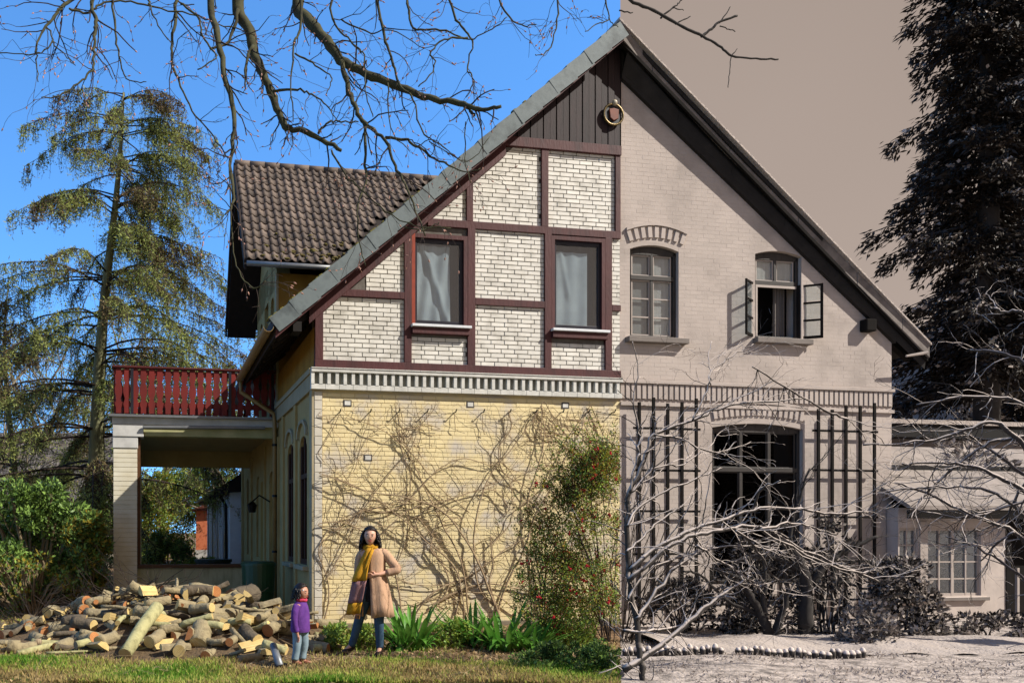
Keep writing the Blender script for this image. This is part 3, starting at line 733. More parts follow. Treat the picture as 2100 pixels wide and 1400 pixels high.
for i, (a, z, d) in enumerate(obp):
    if i < 295: link('old_brick', ome, old, loc=(a, .02-d, z))
    else: obr.box(a, a+.236, .02-d, .03, z, z+.070)
tag(obr.build('old_bricks', s_wall, old), None, None, kind='stuff')
# string course of soldiers
oc = empty('string_course', None, None); oc.parent = old
MB().box(XS, XR+.02, -.045, .03, 4.33, 4.39).build('ledge', s_wall, oc, bevel=.006); MB().box(XS, XR+.02, -.03, .03, 3.93, 3.99).build('ledge', s_wall, oc)
sme_ = MB().box(0, .07, -.016, .02, 0, .26).mesh('soldier_brick', s_wall); x = XS
MB().box(XS, XR, -.0, .02, 4.05, 4.33).build('frieze', M('old_frieze', sep(.30), sep(.22), scale=4), oc)
while x < XR-.06: link('soldier_brick', sme_, oc, loc=(x, 0, 4.06)); x += .108
def arch_hood(cx_, hw_, z, rise, n, parent, wob=0):
    for i in range(n):
        u = -1+2*(i+.5)/n; X = cx_+u*hw_; Z = z-rise*u*u; sl_ = -2*rise*u/hw_
        me = MB(); nn = Vector((-sl_, 0, 1)).normalized(); tt = Vector((nn.z, 0, -nn.x))
        w2 = .62*hw_/n; c0 = Vector((X, 0, Z))
        q = [c0-tt*w2, c0+tt*w2, c0+tt*w2+nn*.2, c0-tt*w2+nn*.2]
        me.prism([(v.x, v.z) for v in q], -.012, .02); me.build('soldier_brick', s_wall, parent)
    m = MB(); N = 14
    for i in range(N):
        u0, u1 = -1.08+2.16*i/N, -1.08+2.16*(i+1)/N
        q = [(cx_+u0*hw_, z+.215-rise*u0*u0), (cx_+u1*hw_, z+.215-rise*u1*u1), (cx_+u1*hw_, z+.27-rise*u1*u1), (cx_+u0*hw_, z+.27-rise*u0*u0)]
        m.prism(q, -.03, .02)
    m.build('hood_mould', s_wall, parent)
hz_ = gp(1340, 487)[1]; arch_hood((hA[0]+hA[1])/2+.03, .56, hz_-.0, .11, 9, old)
hz_ = gp(1555, 852)[1]; arch_hood((hC[0]+hC[1])/2, .95, hz_, .09, 17, old)
def old_sash(h, openw, cols, trans, rows, name='window'):
    w = empty(name, None, None); w.parent = old
    a, b, c_, d_, rise = h; y0, y1 = .10, .16; t = .06
    f = MB(); f.box(a, a+t, y0, y1, c_, d_-rise*.9); f.box(b-t, b, y0, y1, c_, d_-rise*.9); f.box(a+t, b-t, y0, y1, c_, c_+t); f.box(a+t, b-t, y0-.01, y1, trans-.04, trans+.04)
    N = 8
    for i in range(N):
        X_0, X_1 = a+(b-a)*i/N, a+(b-a)*(i+1)/N
        zz = lambda X_: d_-rise*((2*(X_-a)/(b-a)-1)**2)
        f.prism([(X_0, d_-rise-.07), (X_1, d_-rise-.07), (X_1, zz(X_1)), (X_0, zz(X_0))], y0, y1)
    cw = (b-a-2*t)/cols
    for i in range(1, cols):
        xx = a+t+cw*i
        f.box(xx-.028, xx+.028, y0+.002, y1, trans+.04 if openw else c_+t, d_-rise-.06)
    f.build('frame', s_frame, w, bevel=.004)
    for i in range(cols):
        xl, xr_ = a+t+cw*i+.028, a+t+cw*(i+1)-.028
        for (za, zb_, rr) in ((trans+.04, d_-rise-.07, 1), (c_+t, trans-.04, rows)):
            if openw and rr != 1: continue
            m = MB(); m.box(xl, xl+.022, y0+.02, y1-.01, za, zb_); m.box(xr_-.022, xr_, y0+.02, y1-.01, za, zb_); m.box(xl, xr_, y0+.021, y1-.01, za, za+.022); m.box(xl, xr_, y0+.021, y1-.01, zb_-.022, zb_)
            for q in range(1, rr): zq = za+(zb_-za)*q/rr; m.box(xl, xr_, y0+.022, y1-.01, zq-.011, zq+.011)
            m.build('sash', s_light if h is not hC else s_frame, w)
            for q in range(rr):
                z_a, z_b = za+(zb_-za)*q/rr, za+(zb_-za)*(q+1)/rr
                MB().box(xl, xr_, y1-.02, y1-.015, z_a, z_b).build('pane', glass if h is not hC else glass_lo, w)
    MB().box(a-.1, b+.1, .9, .92, c_-.2, d_+.2).build('dark_room', s_void, w)
    return w
wA = old_sash(hA, False, 2, gp(1340, 567)[1], 3)
a, b, c_, d_, _ = hA
MB().box(a+.02, (a+b)/2-.05, .19, .2, c_, d_).build('blind', M('old_blind', sep(.34), sep(.26), scale=4), wA); MB().box((a+b)/2+.02, b-.02, .185, .195, c_, d_).build('curtain', s_cur, wA)
wB = old_sash(hB, True, 2, gp(1597, 578)[1], 3)
a, b, c_, d_, _ = hB; tr = gp(1597, 578)[1]
MB().box(a+.02, b-.02, .185, .195, tr, d_).build('curtain', s_cur, wB)
cc = MB(); N = 14; vs = []
for r in range(2):
    for i in range(N+1): vs.append((b-.42+.26*i/N, .25+.02*sin(i*1.9), [c_, tr][r]))
cc.add(vs, [(i, i+1, N+2+i, N+1+i) for i in range(N)]); cc.build('curtain', M('old_curtain_dim', sep(.16), sep(.1), scale=4, stretch=(6, 6, .4)), wB)
lb_ = MB(); lb_.box(a+.06, b-.06, .08, .1, tr-.09, tr-.045); lb_.box(a+.06, a+.1, .08, .1, c_+.05, tr-.09); lb_.build('inner_frame', s_light, wB)
for sgn, hx in ((-1, a+.03), (1, b-.03)):
    cm = MB(); Wd, H0, H1 = .42, c_+.02, tr-.02
    cm.box(0, .045, -.015, .015, H0, H1); cm.box(Wd-.045, Wd, -.015, .015, H0, H1)
    for q in range(4): zq = H0+(H1-H0-.04)*q/3; cm.box(.045, Wd-.045, -.014, .014, zq, zq+.035 if q else zq+.05)
    o = cm.build('casement', s_dark, wB); o.location = (hx, .08, 0); o.rotation_euler = (0, 0, -radians(32) if sgn > 0 else pi+radians(33))
    for q in range(3):
        z_a, z_b = H0+(H1-H0)*q/3, H0+(H1-H0)*(q+1)/3
        pz = MB().box(.045, Wd-.045, .0, .004, z_a+.03, z_b).build('casement_pane', glass, wB); pz.location = o.location; pz.rotation_euler = o.rotation_euler
for (h, x0_, x1_) in ((hA, 1283, 1406), (hB, 1545, 1659)):
    MB().box(gp(x0_, 700)[0], gp(x1_, 700)[0], -.12, .1, h[2]-.11, h[2]-.01).build('window_sill', s_sill, old, bevel=.01)
wC = old_sash(hC, False, 3, gp(1555, 962)[1], 2)
# ---- right verge: tile edge, barge boards, soffit, added shade boards, brackets, roof
def vlow(x): return zr(x)-.30
def ovr(x): return -float(np.interp(x-RX, [0, .8, 2, 7], [.34, .22, .18, .16]))
XT = 12.0
def slab(x0, x1, zf0, zf1, yf0, yf1):
    mb = MB(); v = []
    for x in (x0, x1): v += [(x, yf0(x), zf0(x)), (x, yf1(x), zf0(x)), (x, yf1(x), zf1(x)), (x, yf0(x), zf1(x))]
    mb.add(v, [(0,1,2,3),(7,6,5,4),(0,4,5,1),(1,5,6,2),(2,6,7,3),(3,7,4,0)]); return mb
XV = 5.37
slab(XV, XT, lambda x: zr(x)-.04, lambda x: zr(x), lambda x: ovr(x)-.04, lambda x: 12).build('roof', s_snow, old)
x = XV; 
while x < XT-.05:
    x1 = min(x+random.uniform(.7, 1.6), XT)
    slab(x, x1-.01, lambda q: zr(q)-.27-random.uniform(0, .012), lambda q: zr(q)-.045, lambda q: ovr(q)-random.uniform(0, .008), lambda q: ovr(q)+.05).build('barge_board', s_verge, old, bevel=.004); x = x1
slab(XV, XT, lambda x: zr(x)-.33, lambda x: zr(x)-.26, lambda x: ovr(x)+.04, lambda x: ovr(x)+.09).build('lower_barge', s_dark, old)
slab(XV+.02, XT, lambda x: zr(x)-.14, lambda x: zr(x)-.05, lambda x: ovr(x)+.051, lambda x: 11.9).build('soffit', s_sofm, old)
slab(XS, XR+.02, lambda x: zr(x)-float(np.interp(x-RX, [0, 1, 3, 7], [.70, .58, .56, .52])), lambda x: zr(x)-.2, lambda x: -.06, lambda x: .02).build('verge_shade_board', s_sofm, old)  # added dark board on the wall, stands in for the verge's shadow band
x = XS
while x < XT-.1:      # added dark slope from barge board to wall, imitating the shade under the verge
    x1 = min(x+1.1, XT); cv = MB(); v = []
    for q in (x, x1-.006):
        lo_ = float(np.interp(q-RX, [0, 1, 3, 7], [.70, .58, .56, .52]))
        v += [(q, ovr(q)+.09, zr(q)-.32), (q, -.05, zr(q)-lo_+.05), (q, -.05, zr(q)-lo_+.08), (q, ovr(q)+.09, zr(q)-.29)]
    cv.add(v, [(0,1,2,3),(7,6,5,4),(0,4,5,1),(1,5,6,2),(2,6,7,3),(3,7,4,0)]); cv.build('verge_shade_slope', s_sofm, old); x = x1
for px_, py_ in ((1775, 668),):
    x, z = gp(px_, py_); MB().box(x-.12, x+.1, -.16, .02, zr(x)-.85, zr(x)-.62).build('bracket', s_dark, old, bevel=.02)
for i in range(5): MB().bar((XR, .2+i*1.2, zr(XR)-.35), (XT-.1, .2+i*1.2, zr(XT)-.22), .12, .12).build('rafter_end', s_dark, old)
MB().tube([(XT, -.12, zr(XT)-.08), (XT, 6, zr(XT)-.08)], .045, 8).build('gutter', s_dark, old)
MB().tube([(XR+.05, -.25, 4.98), (XR+.4, -.28, 5.04), (XT-.2, -.3, 5.06)], [.02, .03, .025], 6).build('eaves_lath', s_light, old)
# ---- trellis: laths on the wall
def trellis(xs_, zs_, z0, z1, label, y=-.12):
    t = empty('trellis', label, 'trellis', HM)
    for x in xs_: MB().box(x-.026, x+.026, y-.02, y+.01, z0+random.uniform(-.05, .05), z1+random.uniform(-.1, .1)).build('upright', s_dark, t)
    for z in zs_: MB().box(xs_[0]-.1, xs_[-1]+.1, y+.01, y+.035, z-.02, z+.02).build('crosspiece', s_dark, t)
    for x in (xs_[0], xs_[-1]): MB().box(x-.015, x+.015, y+.01, .02, z0+.3, z0+.33).build('stay', s_dark, t)
    return t
trellis([gp(q, 1000)[0] for q in (1303, 1332, 1361, 1390, 1419)], [gp(1360, q)[1] for q in (880, 965, 1048, 1135, 1225)], .15, gp(1360, 828)[1], 'dark lath trellis on the sepia wall left of the large window')
trellis([gp(q, 1000)[0] for q in (1668, 1696, 1724, 1753, 1782)], [gp(1720, q)[1] for q in (885, 965, 1060, 1150, 1228)], .15, gp(1720, 832)[1], 'dark lath trellis on the sepia wall right of the large window')
# lower trellis rail across the wall under the window
t = empty('low_trellis', 'low dark lath trellis running along the sepia wall under the large window', 'trellis', HM)
for z in (.33, .72): MB().box(hC[0]-.25, hC[1]+.1, -.19, -.165, z-.02, z+.02).build('crosspiece', s_dark, t)
for i in range(6): x = hC[0]-.15+i*.36; MB().box(x-.02, x+.02, -.165, -.14, .05, 1.0).build('upright', s_dark, t)
# ---- annex to the right
ann = empty('annex', 'low sepia annex with small-paned windows and a snowy lean-to roof', 'annex', HM)
ya = -.25
def ga(px, py): return gp(px, py, ya)
ax0, ax1 = ga(1842, 1100)[0], ga(2062, 1100)[0]; zt_a = ga(1950, 1052)[1]
w1 = (ga(1840, 1100)[0]+.05, ga(1882, 1100)[0], ga(1900, 1222)[1], ga(1900, 1082)[1], 0); w2 = (ga(1903, 1100)[0], ga(2012, 1100)[0], w1[2], w1[3], 0)
strip_wall(MB(), ax0, ax1, 0, lambda x: zt_a+.1, [w1, w2], ya, ya+.3).build('wall', M('annex_wall', sep(.56), sep(.42), scale=3, rough=.9, bump=.004), ann)
MB().box(ax0, ax0+.25, ya+.3, 0, 0, zt_a+.1).build('side_wall', MATS['annex_wall'], ann)
MB().box(ax0, ax1+3, ya+.9, ya+.92, 0, 3).build('dark_room', s_void, ann)
for h, cols in ((w1, 2), (w2, 4)):
    w = empty('window', None, None); w.parent = ann; a, b, c_, d_, _ = h
    f = MB(); f.box(a, b, ya+.05, ya+.1, c_, c_+.05); f.box(a, b, ya+.05, ya+.1, d_-.05, d_)
    for i in range(cols+1):
        x = a+(b-a)*i/cols; wd = .03 if i % 2 == 0 else .014; f.box(max(a, x-wd), min(b, x+wd), ya+.045, ya+.1, c_, d_)
    for q in range(1, 4): z = c_+(d_-c_)*q/4; f.box(a, b, ya+.052, ya+.09, z-.014, z+.014)
    f.build('frame', s_light, w)
    for i in range(cols):
        for q in range(4):
            x0_, x1_ = a+(b-a)*i/cols, a+(b-a)*(i+1)/cols; z0_, z1_ = c_+(d_-c_)*q/4, c_+(d_-c_)*(q+1)/4
            MB().box(x0_+.02, x1_-.02, ya+.07, ya+.075, z0_+.02, z1_-.02).build('pane', glass, w)
    MB().box(a-.08, b+.12, ya-.08, ya+.05, c_-.09, c_-.02).build('sill', s_sill, w, bevel=.008)
MB().box(w1[1]+.03, w2[0]-.03, ya-.03, ya, w1[2]-.1, w1[3]+.12).build('pilaster', s_light, ann)
zr0 = ga(1950, 1046)[1]; zr1 = gp(1850, 925, 1.6)[1]
rf = MB(); rf.add([(ax0-.1, ya-.35, zr0), (ax1+3, ya-.35, zr0), (ax1+3, 1.6, zr1), (ax0-.1, 1.6, zr1), (ax0-.1, ya-.35, zr0+.08), (ax1+3, ya-.35, zr0+.08), (ax1+3, 1.6, zr1+.1), (ax0-.1, 1.6, zr1+.1)], [(0,3,2,1),(4,5,6,7),(0,1,5,4),(1,2,6,5),(2,3,7,6),(3,0,4,7)])
rf.build('roof', M('thin_snow_roof', sep(.36), sep(.2), scale=3, rough=.9, bump=.01), ann)
MB().box(ax0-.1, ax1+3, ya-.34, ya-.28, zr0-.16, zr0-.002).build('eaves_board', s_dark, ann)
MB().box(ax1, ax1+.12, ya-.02, ya+.3, 0, zr0).build('door_post', s_dark, ann); MB().box(ax1+.12, ax1+1.2, ya+.25, ya+.3, 0, zr0).build('door', s_dark, ann)
MB().box(ax1+.22, ax1+.27, ya-.05, ya, 0, .95).build('white_post', s_light, ann)
# far building with a dark eave and snow on top, and a grey slope behind
fb = empty('far_building', 'flat sepia outbuilding with a dark eave behind the annex', 'building', HM)
q0, q1 = gp(1836, 880, 3.0), gp(2300, 880, 3.0)
MB().box(q0[0]-.4, q1[0], 3.0, 3.4, q0[1]-.17, q0[1]+.14).build('eaves_board', s_void, fb); MB().box(q0[0]-.4, q1[0], 2.95, 7, q0[1]+.14, q0[1]+.24).build('snow_cover', s_snow, fb)
MB().box(q0[0]-.3, q1[0], 3.4, 6.5, 0, q0[1]).build('wall', M('far_wall', sep(.3), sep(.2), scale=3), fb)
sb = empty('snowy_roofed_house', 'sepia house with a pale snowy roof slope seen under the fir', 'house', HM)
r0 = gp(1965, 690, 10); r1 = gp(2250, 850, 10)
MB().prism([(r0[0], 0), (r0[0]+6, 0), (r0[0]+6, r0[1]-3.1), (r0[0], r0[1]-.2)], 10, 16).build('wall', M('far_house_wall', sep(.28), sep(.22), scale=2), sb)
MB().prism([(r0[0]-.3, r0[1]-.1), (r0[0]+6.4, r0[1]-3.4), (r0[0]+6.4, r0[1]-3.2), (r0[0]-.3, r0[1]+.15)], 9.7, 16.3).build('roof', s_snow, sb)
MB().box(r0[0]+1.1, r0[0]+1.7, 9.98, 10.1, r0[1]-2.4, r0[1]-1.6).build('window', s_dark, sb)
# ================================================================== vegetation
GREEN_BARK = M('grey_bark', '6a6250', '4a4436', '7a7a58', scale=6, rough=.95, bump=.02, bscale=14, stretch=(1, 1, .3))
twig_m = M('dark_twig', '3c3029', '261e18', scale=8, rough=.9)
bark_branch = M('branch_bark', '2f2921', '1c1814', '47462e', scale=5, rough=.9, bump=.006, bscale=22)
bud_m = M('pink_bud', 'b58a7a', '8f6656', scale=8, rough=.7)
larch_leaf = leafmat('larch_needles', '8b9858', '68764a', 'a2aa5e', scale=.9)
larch_dk = leafmat('larch_dead_twigs', '7c6848', '5f573a', scale=1.2, transl=.1)
def grow(mb, p, d, L, r, depth, spread=.6, droop=0.0, n=5, buds=None, wob=.18, nk=(2, 3), taper=.55, sides=4):
    """one twig with its side twigs"""
    pts = [p]; rad = [r]; q = Vector(p); dd = Vector(d).normalized(); kids = []
    for i in range(n):
        dd = (dd+Vector((random.gauss(0, wob), random.gauss(0, wob), random.gauss(0, wob)-droop/n))).normalized()
        q = q+dd*(L/n); pts.append(q.copy()); rad.append(max(r*(1-(1-taper)*(i+1)/n), .0015)); kids.append((q.copy(), dd.copy(), rad[-1]))
    mb.tube(pts, rad, sides if r > .006 else 3, cap=False)
    if buds is not None: buds.append((q.copy(), dd.copy()))
    if depth > 0:
        for _ in range(random.randint(*nk)):
            i = random.randint(1, n-1); kp, kd, kr = kids[i]
            ax = Vector((random.gauss(0, 1), random.gauss(0, 1), random.gauss(0, 1))).normalized(); kd2 = (kd+ax*spread).normalized()
            grow(mb, kp, kd2, L*random.uniform(.4, .7), kr*.65, depth-1, spread, droop, n, buds, wob, nk, taper, sides)
    elif buds is not None:
        for k_ in kids[1::2]: buds.append((k_[0], k_[1]))
# ------------------------------------------------------------------ the drooping larch
def larch(name, label, base, H, lean, Rfun, nl, seed, dens=1.0, mats=None, tr=.3, top_flat=True, tuft=.075):
    random.seed(seed); t = empty(name, label, 'tree', loc=base); base = Vector(base)
    tp = [Vector((lean(z/H)*1.0, .0, z)) for z in np.linspace(-.1, H, 14)]
    mb = MB(); mb.tube(tp, [tr*(1-.9*(i/13))*(1.25 if i == 0 else 1) for i in range(14)], 10, jit=.06); mb.build('trunk', GREEN_BARK, t, smooth=True)
    lm = MB(); tw = MB(); Pn = []; Dn = []; 
    for k in range(nl):
        f = .12+.88*((k+random.random())/nl)**.9; f = f*.45+.55*min(1, round(f*13)/13+random.gauss(0, .007)); z = f*H; R = Rfun(f)*random.uniform(.55, 1.08); az = random.uniform(0, 2*pi)
        d = Vector((cos(az), sin(az), 0)); p0 = Vector((lean(f), 0, z)); n = 8; pts = []
        rise = random.uniform(.02, .22)*(1 if f > .35 else .6); dr = random.uniform(.25, .5)
        for i in range(n+1):
            u = i/n; pts.append(p0+d*(R*u)+Vector((random.gauss(0, .03), random.gauss(0, .03), R*(rise*1.6*u-dr*u*u*1.2)+.12*sin(u*5)*u)))
        lm.tube(pts, [max(.055*(1-f*.6)*(1-u_/n*.85), .008) for u_ in range(n+1)], 5, cap=False)
        nt_ = int((14+R*9)*dens)
        for _ in range(nt_):
            u = random.uniform(.18, 1)**.8; i = min(int(u*n), n-1); a = pts[i].lerp(pts[i+1], u*n-i)
            side = Vector((-d.y, d.x, 0))*random.choice((-1, 1)); sl_ = random.uniform(.1, .55)*(1.1-u*.6)
            L_ = random.uniform(.25, .95)*(.5+.5*min(1, R/2.5)); q = [a]
            for j in range(1, 5):
                v = j/4; q.append(a+side*sl_*(v**.6)+d*.15*v*random.random()+Vector((random.gauss(0, .02), random.gauss(0, .02), -L_*v**1.5)))
            tw.tube(q, [.012, .009, .007, .005, .003], 3, cap=False)
            m = int(10*dens)+2
            for j in range(m):
                v = random.random()**.8; b = q[0].lerp(q[2], v*2) if v < .5 else q[2].lerp(q[4], v*2-1)
                Pn.append(b+Vector((random.gauss(0, .035), random.gauss(0, .035), random.gauss(0, .03)))); Dn.append((random.gauss(0, .6), random.gauss(0, .6), random.uniform(-.6, .6)))
    lm.build('limbs', twig_m, t, smooth=True); tag(tw.build('twigs', twig_m, t), None, None, kind='stuff')
    Pn = np.array([tuple(p) for p in Pn]); nzv = np.sin(Pn[:, 0]*1.7+Pn[:, 2]*1.3)+np.sin(Pn[:, 1]*2.1-Pn[:, 2]*2.4)+RNG.normal(0, .8, len(Pn))
    o = cards('crown', Pn, tuft*1.7, tuft*.40, mats or [larch_leaf, larch_dk], t, dirs=Dn, jit=.5, mi=(nzv < -.7).astype(int)); tag(o, None, None, kind='stuff')
    return t
def lean_main(f): return -1.0+1.25*f+.08*sin(f*9)   # metres across, follows the bent trunk
def Rmain(f):
    return np.interp(f, [0, .25, .4, .55, .7, .8, .88, .95, 1], [6.2, 7.2, 6.4, 5.6, 4.3, 3.8, 3.4, 3.1, 2.7])
b = P(236, 1090, 28); 
larch('larch_tree', 'tall drooping larch with a bent top beside the wing roof', (b.x, 28, 0), 16.3, lean_main, Rmain, 135, 3, dens=1.35, tr=.34)
b = P(20, 1090, 31)
def lean0(f): return .2*sin(f*6)
larch('larch_tree', 'smaller half-bare larch at the left edge behind the tall larch', (b.x, 31, 0), 10.8, lean0, lambda f: np.interp(f, [0, .5, 1], [3.0, 2.6, .7]), 46, 5, dens=.75, tr=.2)
# bare spring trees further back
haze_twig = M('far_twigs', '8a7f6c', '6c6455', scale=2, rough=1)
spring_leaf = leafmat('spring_leaf', '93a052', '7a8a42', scale=1, transl=.4)
def bare_tree(label, base, H, seed, leaves=0, mt=None, lm=None, depth=4, r=.16, group=None):
    random.seed(seed); t = empty('bare_tree', label, 'tree', loc=base, group=group); mb = MB(); bd = []
    tp = [Vector((random.gauss(0, .08)*i, random.gauss(0, .08)*i, H*.55*i/6)) for i in range(7)]
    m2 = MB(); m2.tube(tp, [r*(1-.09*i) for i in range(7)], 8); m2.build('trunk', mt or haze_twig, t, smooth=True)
    for i in range(16):
        k = random.randint(2, 6); az = random.uniform(0, 2*pi)
        grow(mb, tp[k], Vector((cos(az)*.8, sin(az)*.8, random.uniform(.7, 1.6))), H*random.uniform(.3, .5), r*.4, depth-1, .7, .0, 5, bd, .15, (3, 4))
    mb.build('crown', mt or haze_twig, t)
    if leaves:
        pts = []
        for (q, d) in bd:
            for _ in range(leaves): pts.append((q.x+random.gauss(0, .15), q.y+random.gauss(0, .15), q.z+random.gauss(0, .15)))
        tag(cards('leaves', pts, .11, .07, lm or spring_leaf, t), None, None, kind='stuff')
    return t
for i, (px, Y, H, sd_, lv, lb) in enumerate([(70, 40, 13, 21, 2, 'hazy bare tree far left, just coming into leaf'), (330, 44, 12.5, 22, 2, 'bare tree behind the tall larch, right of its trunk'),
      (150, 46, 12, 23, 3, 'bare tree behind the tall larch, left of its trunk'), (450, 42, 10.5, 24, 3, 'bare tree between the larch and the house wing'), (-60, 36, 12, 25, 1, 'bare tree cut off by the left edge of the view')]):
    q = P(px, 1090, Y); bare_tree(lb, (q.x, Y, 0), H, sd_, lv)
# ------------------------------------------------------------------ bushes
rhodo = leafmat('rhododendron_leaf', '6f9040', '4a6a2c', '8aa854', scale=1.5, transl=.2, rough=.35)
dkgreen = leafmat('dark_evergreen', '3f5628', '293a1c', '53693a', scale=1.5, transl=.15)
yelgreen = leafmat('yellow_green_leaf', 'a6b44a', '84963c', scale=1.5, transl=.4)
olive_leaf = leafmat('olive_leaf', '7c7a3a', '5c5a2c', 'a08c34', scale=2, transl=.3)
stem_m = M('pale_stem', '8d7c60', '6b5a42', scale=6, rough=.9)
def bush(name, label, cat, base, rx, ry, h, nl, size, mats, seed, stems=12, stem_mat=None, hollow=.35, low=.05, group=None, clumps=26, wr=.45, lname='foliage', stem_r=.018, keep=None, rough_out=0):
    random.seed(seed); rg_ = np.random.default_rng(seed); t = empty(name, label, cat, loc=base, group=group)
    cs = []
    for i in range(clumps):
        az = random.uniform(0, 2*pi); u = random.uniform(.2, 1)**.5; v = random.uniform(low, 1)
        k = sqrt(max(0, 1-(v*.92)**2.2)); cs.append(Vector((cos(az)*rx*u*k, sin(az)*ry*u*k, h*v)))
    mb = MB()
    for i in range(stems):
        c = cs[i % clumps]; p0 = Vector((c.x*.25+random.gauss(0, .06), c.y*.25+random.gauss(0, .06), 0)); mid = p0.lerp(c, .5)+Vector((0, 0, h*.08))
        mb.tube(smooth_path([p0, mid, c], 3, .02), stem_r*random.uniform(.7, 1.3), 5, cap=False)
        grow(mb, mid, (c-p0), h*.35, stem_r*.5, 1, .8)
    mb.build('stems', stem_mat or stem_m, t)
    pts = []; dirs = []; rr = min(rx, ry, h)*.42
    per = nl//clumps
    for c in cs:
        d = rg_.normal(size=(per, 3)); d /= np.linalg.norm(d, axis=1)[:, None]; rad = rr*random.uniform(.55, 1.2)*(hollow+(1-hollow)*rg_.random(per))**.5
        q = np.array(c)+d*rad[:, None]; q[:, 2] = np.maximum(q[:, 2], .02); pts.append(q); dirs.append(d)
    pts = np.concatenate(pts); dirs = np.concatenate(dirs)
    if rough_out:
        ex = MB(); bd_ = []
        for i in range(rough_out):
            c = random.choice(cs); grow(ex, c, Vector((c.x*1.2+random.gauss(0, .4), c.y, abs(c.z-h*.3)*.5+.3)), random.uniform(.3, .6), .005, 1, .6, 0, 5, bd_)
        if keep is not None: ex.f = [f_ for f_ in ex.f if keep(base[0]+ex.v[f_[0]][0], base[1]+ex.v[f_[0]][1])]; ex.m = ex.m[:len(ex.f)]
        tag(ex.build('side_twigs', stem_mat or stem_m, t), None, None, kind='stuff')
        e2 = np.array([tuple(q+d*random.uniform(-.1, .02)+Vector((random.gauss(0, .025), random.gauss(0, .025), random.gauss(0, .025)))) for q, d in bd_ for _ in range(5)])
        pts = np.concatenate([pts, e2]); dirs = np.concatenate([dirs, RNG.normal(size=e2.shape)])
    if keep is not None:
        kk = np.array([keep(base[0]+q[0], base[1]+q[1]) for q in pts]); pts, dirs = pts[kk], dirs[kk]
    tag(cards(lname, pts, size, size*wr, mats, t, dirs=dirs, jit=.6, up=.2), None, None, kind='stuff')
    return t, cs, pts
def at(px, Y): q = P(px, HY, Y); return (q.x, Y, 0)
bush('rhododendron', 'large green rhododendron filling the left edge beneath the tiled roof', 'shrub', at(70, 17.6), 1.3, .8, 2.45, 18000, .11, [rhodo, rhodo, dkgreen], 31, clumps=46, stems=26, stem_r=.03)
bush('rhododendron', 'dense evergreen shrub directly left of the white veranda column', 'shrub', at(178, 17.2), .45, .5, 1.95, 9000, .10, [rhodo, dkgreen, olive_leaf], 32, clumps=34)
bush('shrub', 'low brushy shrub with bare arching stems in front of the rhododendron', 'shrub', at(60, 16.6), 1.5, .45, 1.1, 1200, .1, [olive_leaf, rhodo], 33, stems=60, clumps=40)
bush('shrub', 'dark conical conifer shrub between the larch trunk and the column', 'shrub', at(200, 27), .7, .6, 3.3, 7000, .12, [rhodo, yelgreen, dkgreen], 34, clumps=36)
bush('shrub', 'tall yellow-green shrub seen through the left of the veranda', 'shrub', at(318, 33), 1.3, 1.2, 3.8, 12000, .12, [olive_leaf, rhodo, yelgreen], 35, clumps=60)
bush('shrub', 'leafy green tree seen through the veranda above the red wall', 'shrub', at(415, 46), 3.0, 1.5, 5.2, 12000, .16, [yelgreen, rhodo, spring_leaf], 36, clumps=46, low=.5)
bush('shrub', 'dark low evergreen seen through the veranda beside the blue tub', 'shrub', at(345, 29), .95, .6, 1.5, 8000, .09, [dkgreen, dkgreen, rhodo], 37, clumps=26)
bush('shrub', 'low bright green plants in front of the red brick wall', 'shrub', at(418, 32), 1.1, .5, .55, 4000, .1, [yelgreen, rhodo], 38, clumps=20)
bush('shrub', 'grey-brown hedge at the far left behind the rhododendron', 'shrub', at(-60, 30), 4.0, 1.5, 3.0, 9000, .12, [olive_leaf, dkgreen], 39, clumps=50)
for i, px in enumerate((-120, 60, 230, 420)):
    bush('hedge', ['dim hedge beyond the garden, leftmost', 'dim hedge beyond the garden behind the rhododendron', 'dim hedge beyond the garden behind the column', 'dim hedge beyond the garden seen through the veranda'][i], 'hedge', at(px, 52), 5.5, 2, 4.6, 9000, .2, [olive_leaf, dkgreen, spring_leaf], 50+i, clumps=60, stems=20)
# ------------------------------------------------------------------ neighbour's tiled roof
nb = empty('neighbour_house', 'neighbour house whose dark tiled roof shows behind the shrubs', 'house', loc=at(60, 37))
nmt = M('neighbour_tile', '5b5654', '45413f', '6e6967', scale=3, rough=.8, rnd=.2)
MB().box(-6, 3.2, .6, 7, 0, 2.2).build('wall', M('neighbour_wall', '8a8478', '6f6a60', scale=3), nb)
z0_, z1_ = 1.9, 6.4; dy = 3.4
MB().prism([(-.2, z0_-.15), (dy, z1_-.1), (2*dy, z0_-.15)], -6.3, 3.5, axis='x').build('roof_deck', dark_wood, nb)
tl = MB(); tl.add([(0, 0, 0), (.27, 0, 0), (.27, .36, -.01), (0, .36, -.01), (0, 0, .035), (.2, 0, .06), (.27, 0, .02), (0, .36, .02), (.2, .36, .045), (.27, .36, .01)], [(4, 5, 8, 7), (5, 6, 9, 8), (0, 1, 6, 5, 4)])
tme2 = tl.mesh('roof_tile', nmt); ta2 = atan2(z1_-z0_, dy+.2); SL2 = sqrt((z1_-z0_)**2+(dy+.2)**2); rws = int(SL2/.34); cnt = 0; restt = MB()
for r in range(rws):
    for c in range(35):
        x = -6.2+c*.275; vis = -2.4 < x < 3.3 and cnt < 290
        pz = (x, -.2+(dy+.2)*r/rws, z0_+(z1_-z0_)*r/rws)
        if vis and r > 1: link('roof_tile', tme2, nb, loc=pz, rot=(ta2, 0, random.uniform(-.02, .02))); cnt += 1
        else:
            R_ = Matrix.Translation(pz) @ Matrix.Rotation(ta2, 4, 'X'); restt.add([R_ @ Vector(v) for v in tl.v], tl.f)
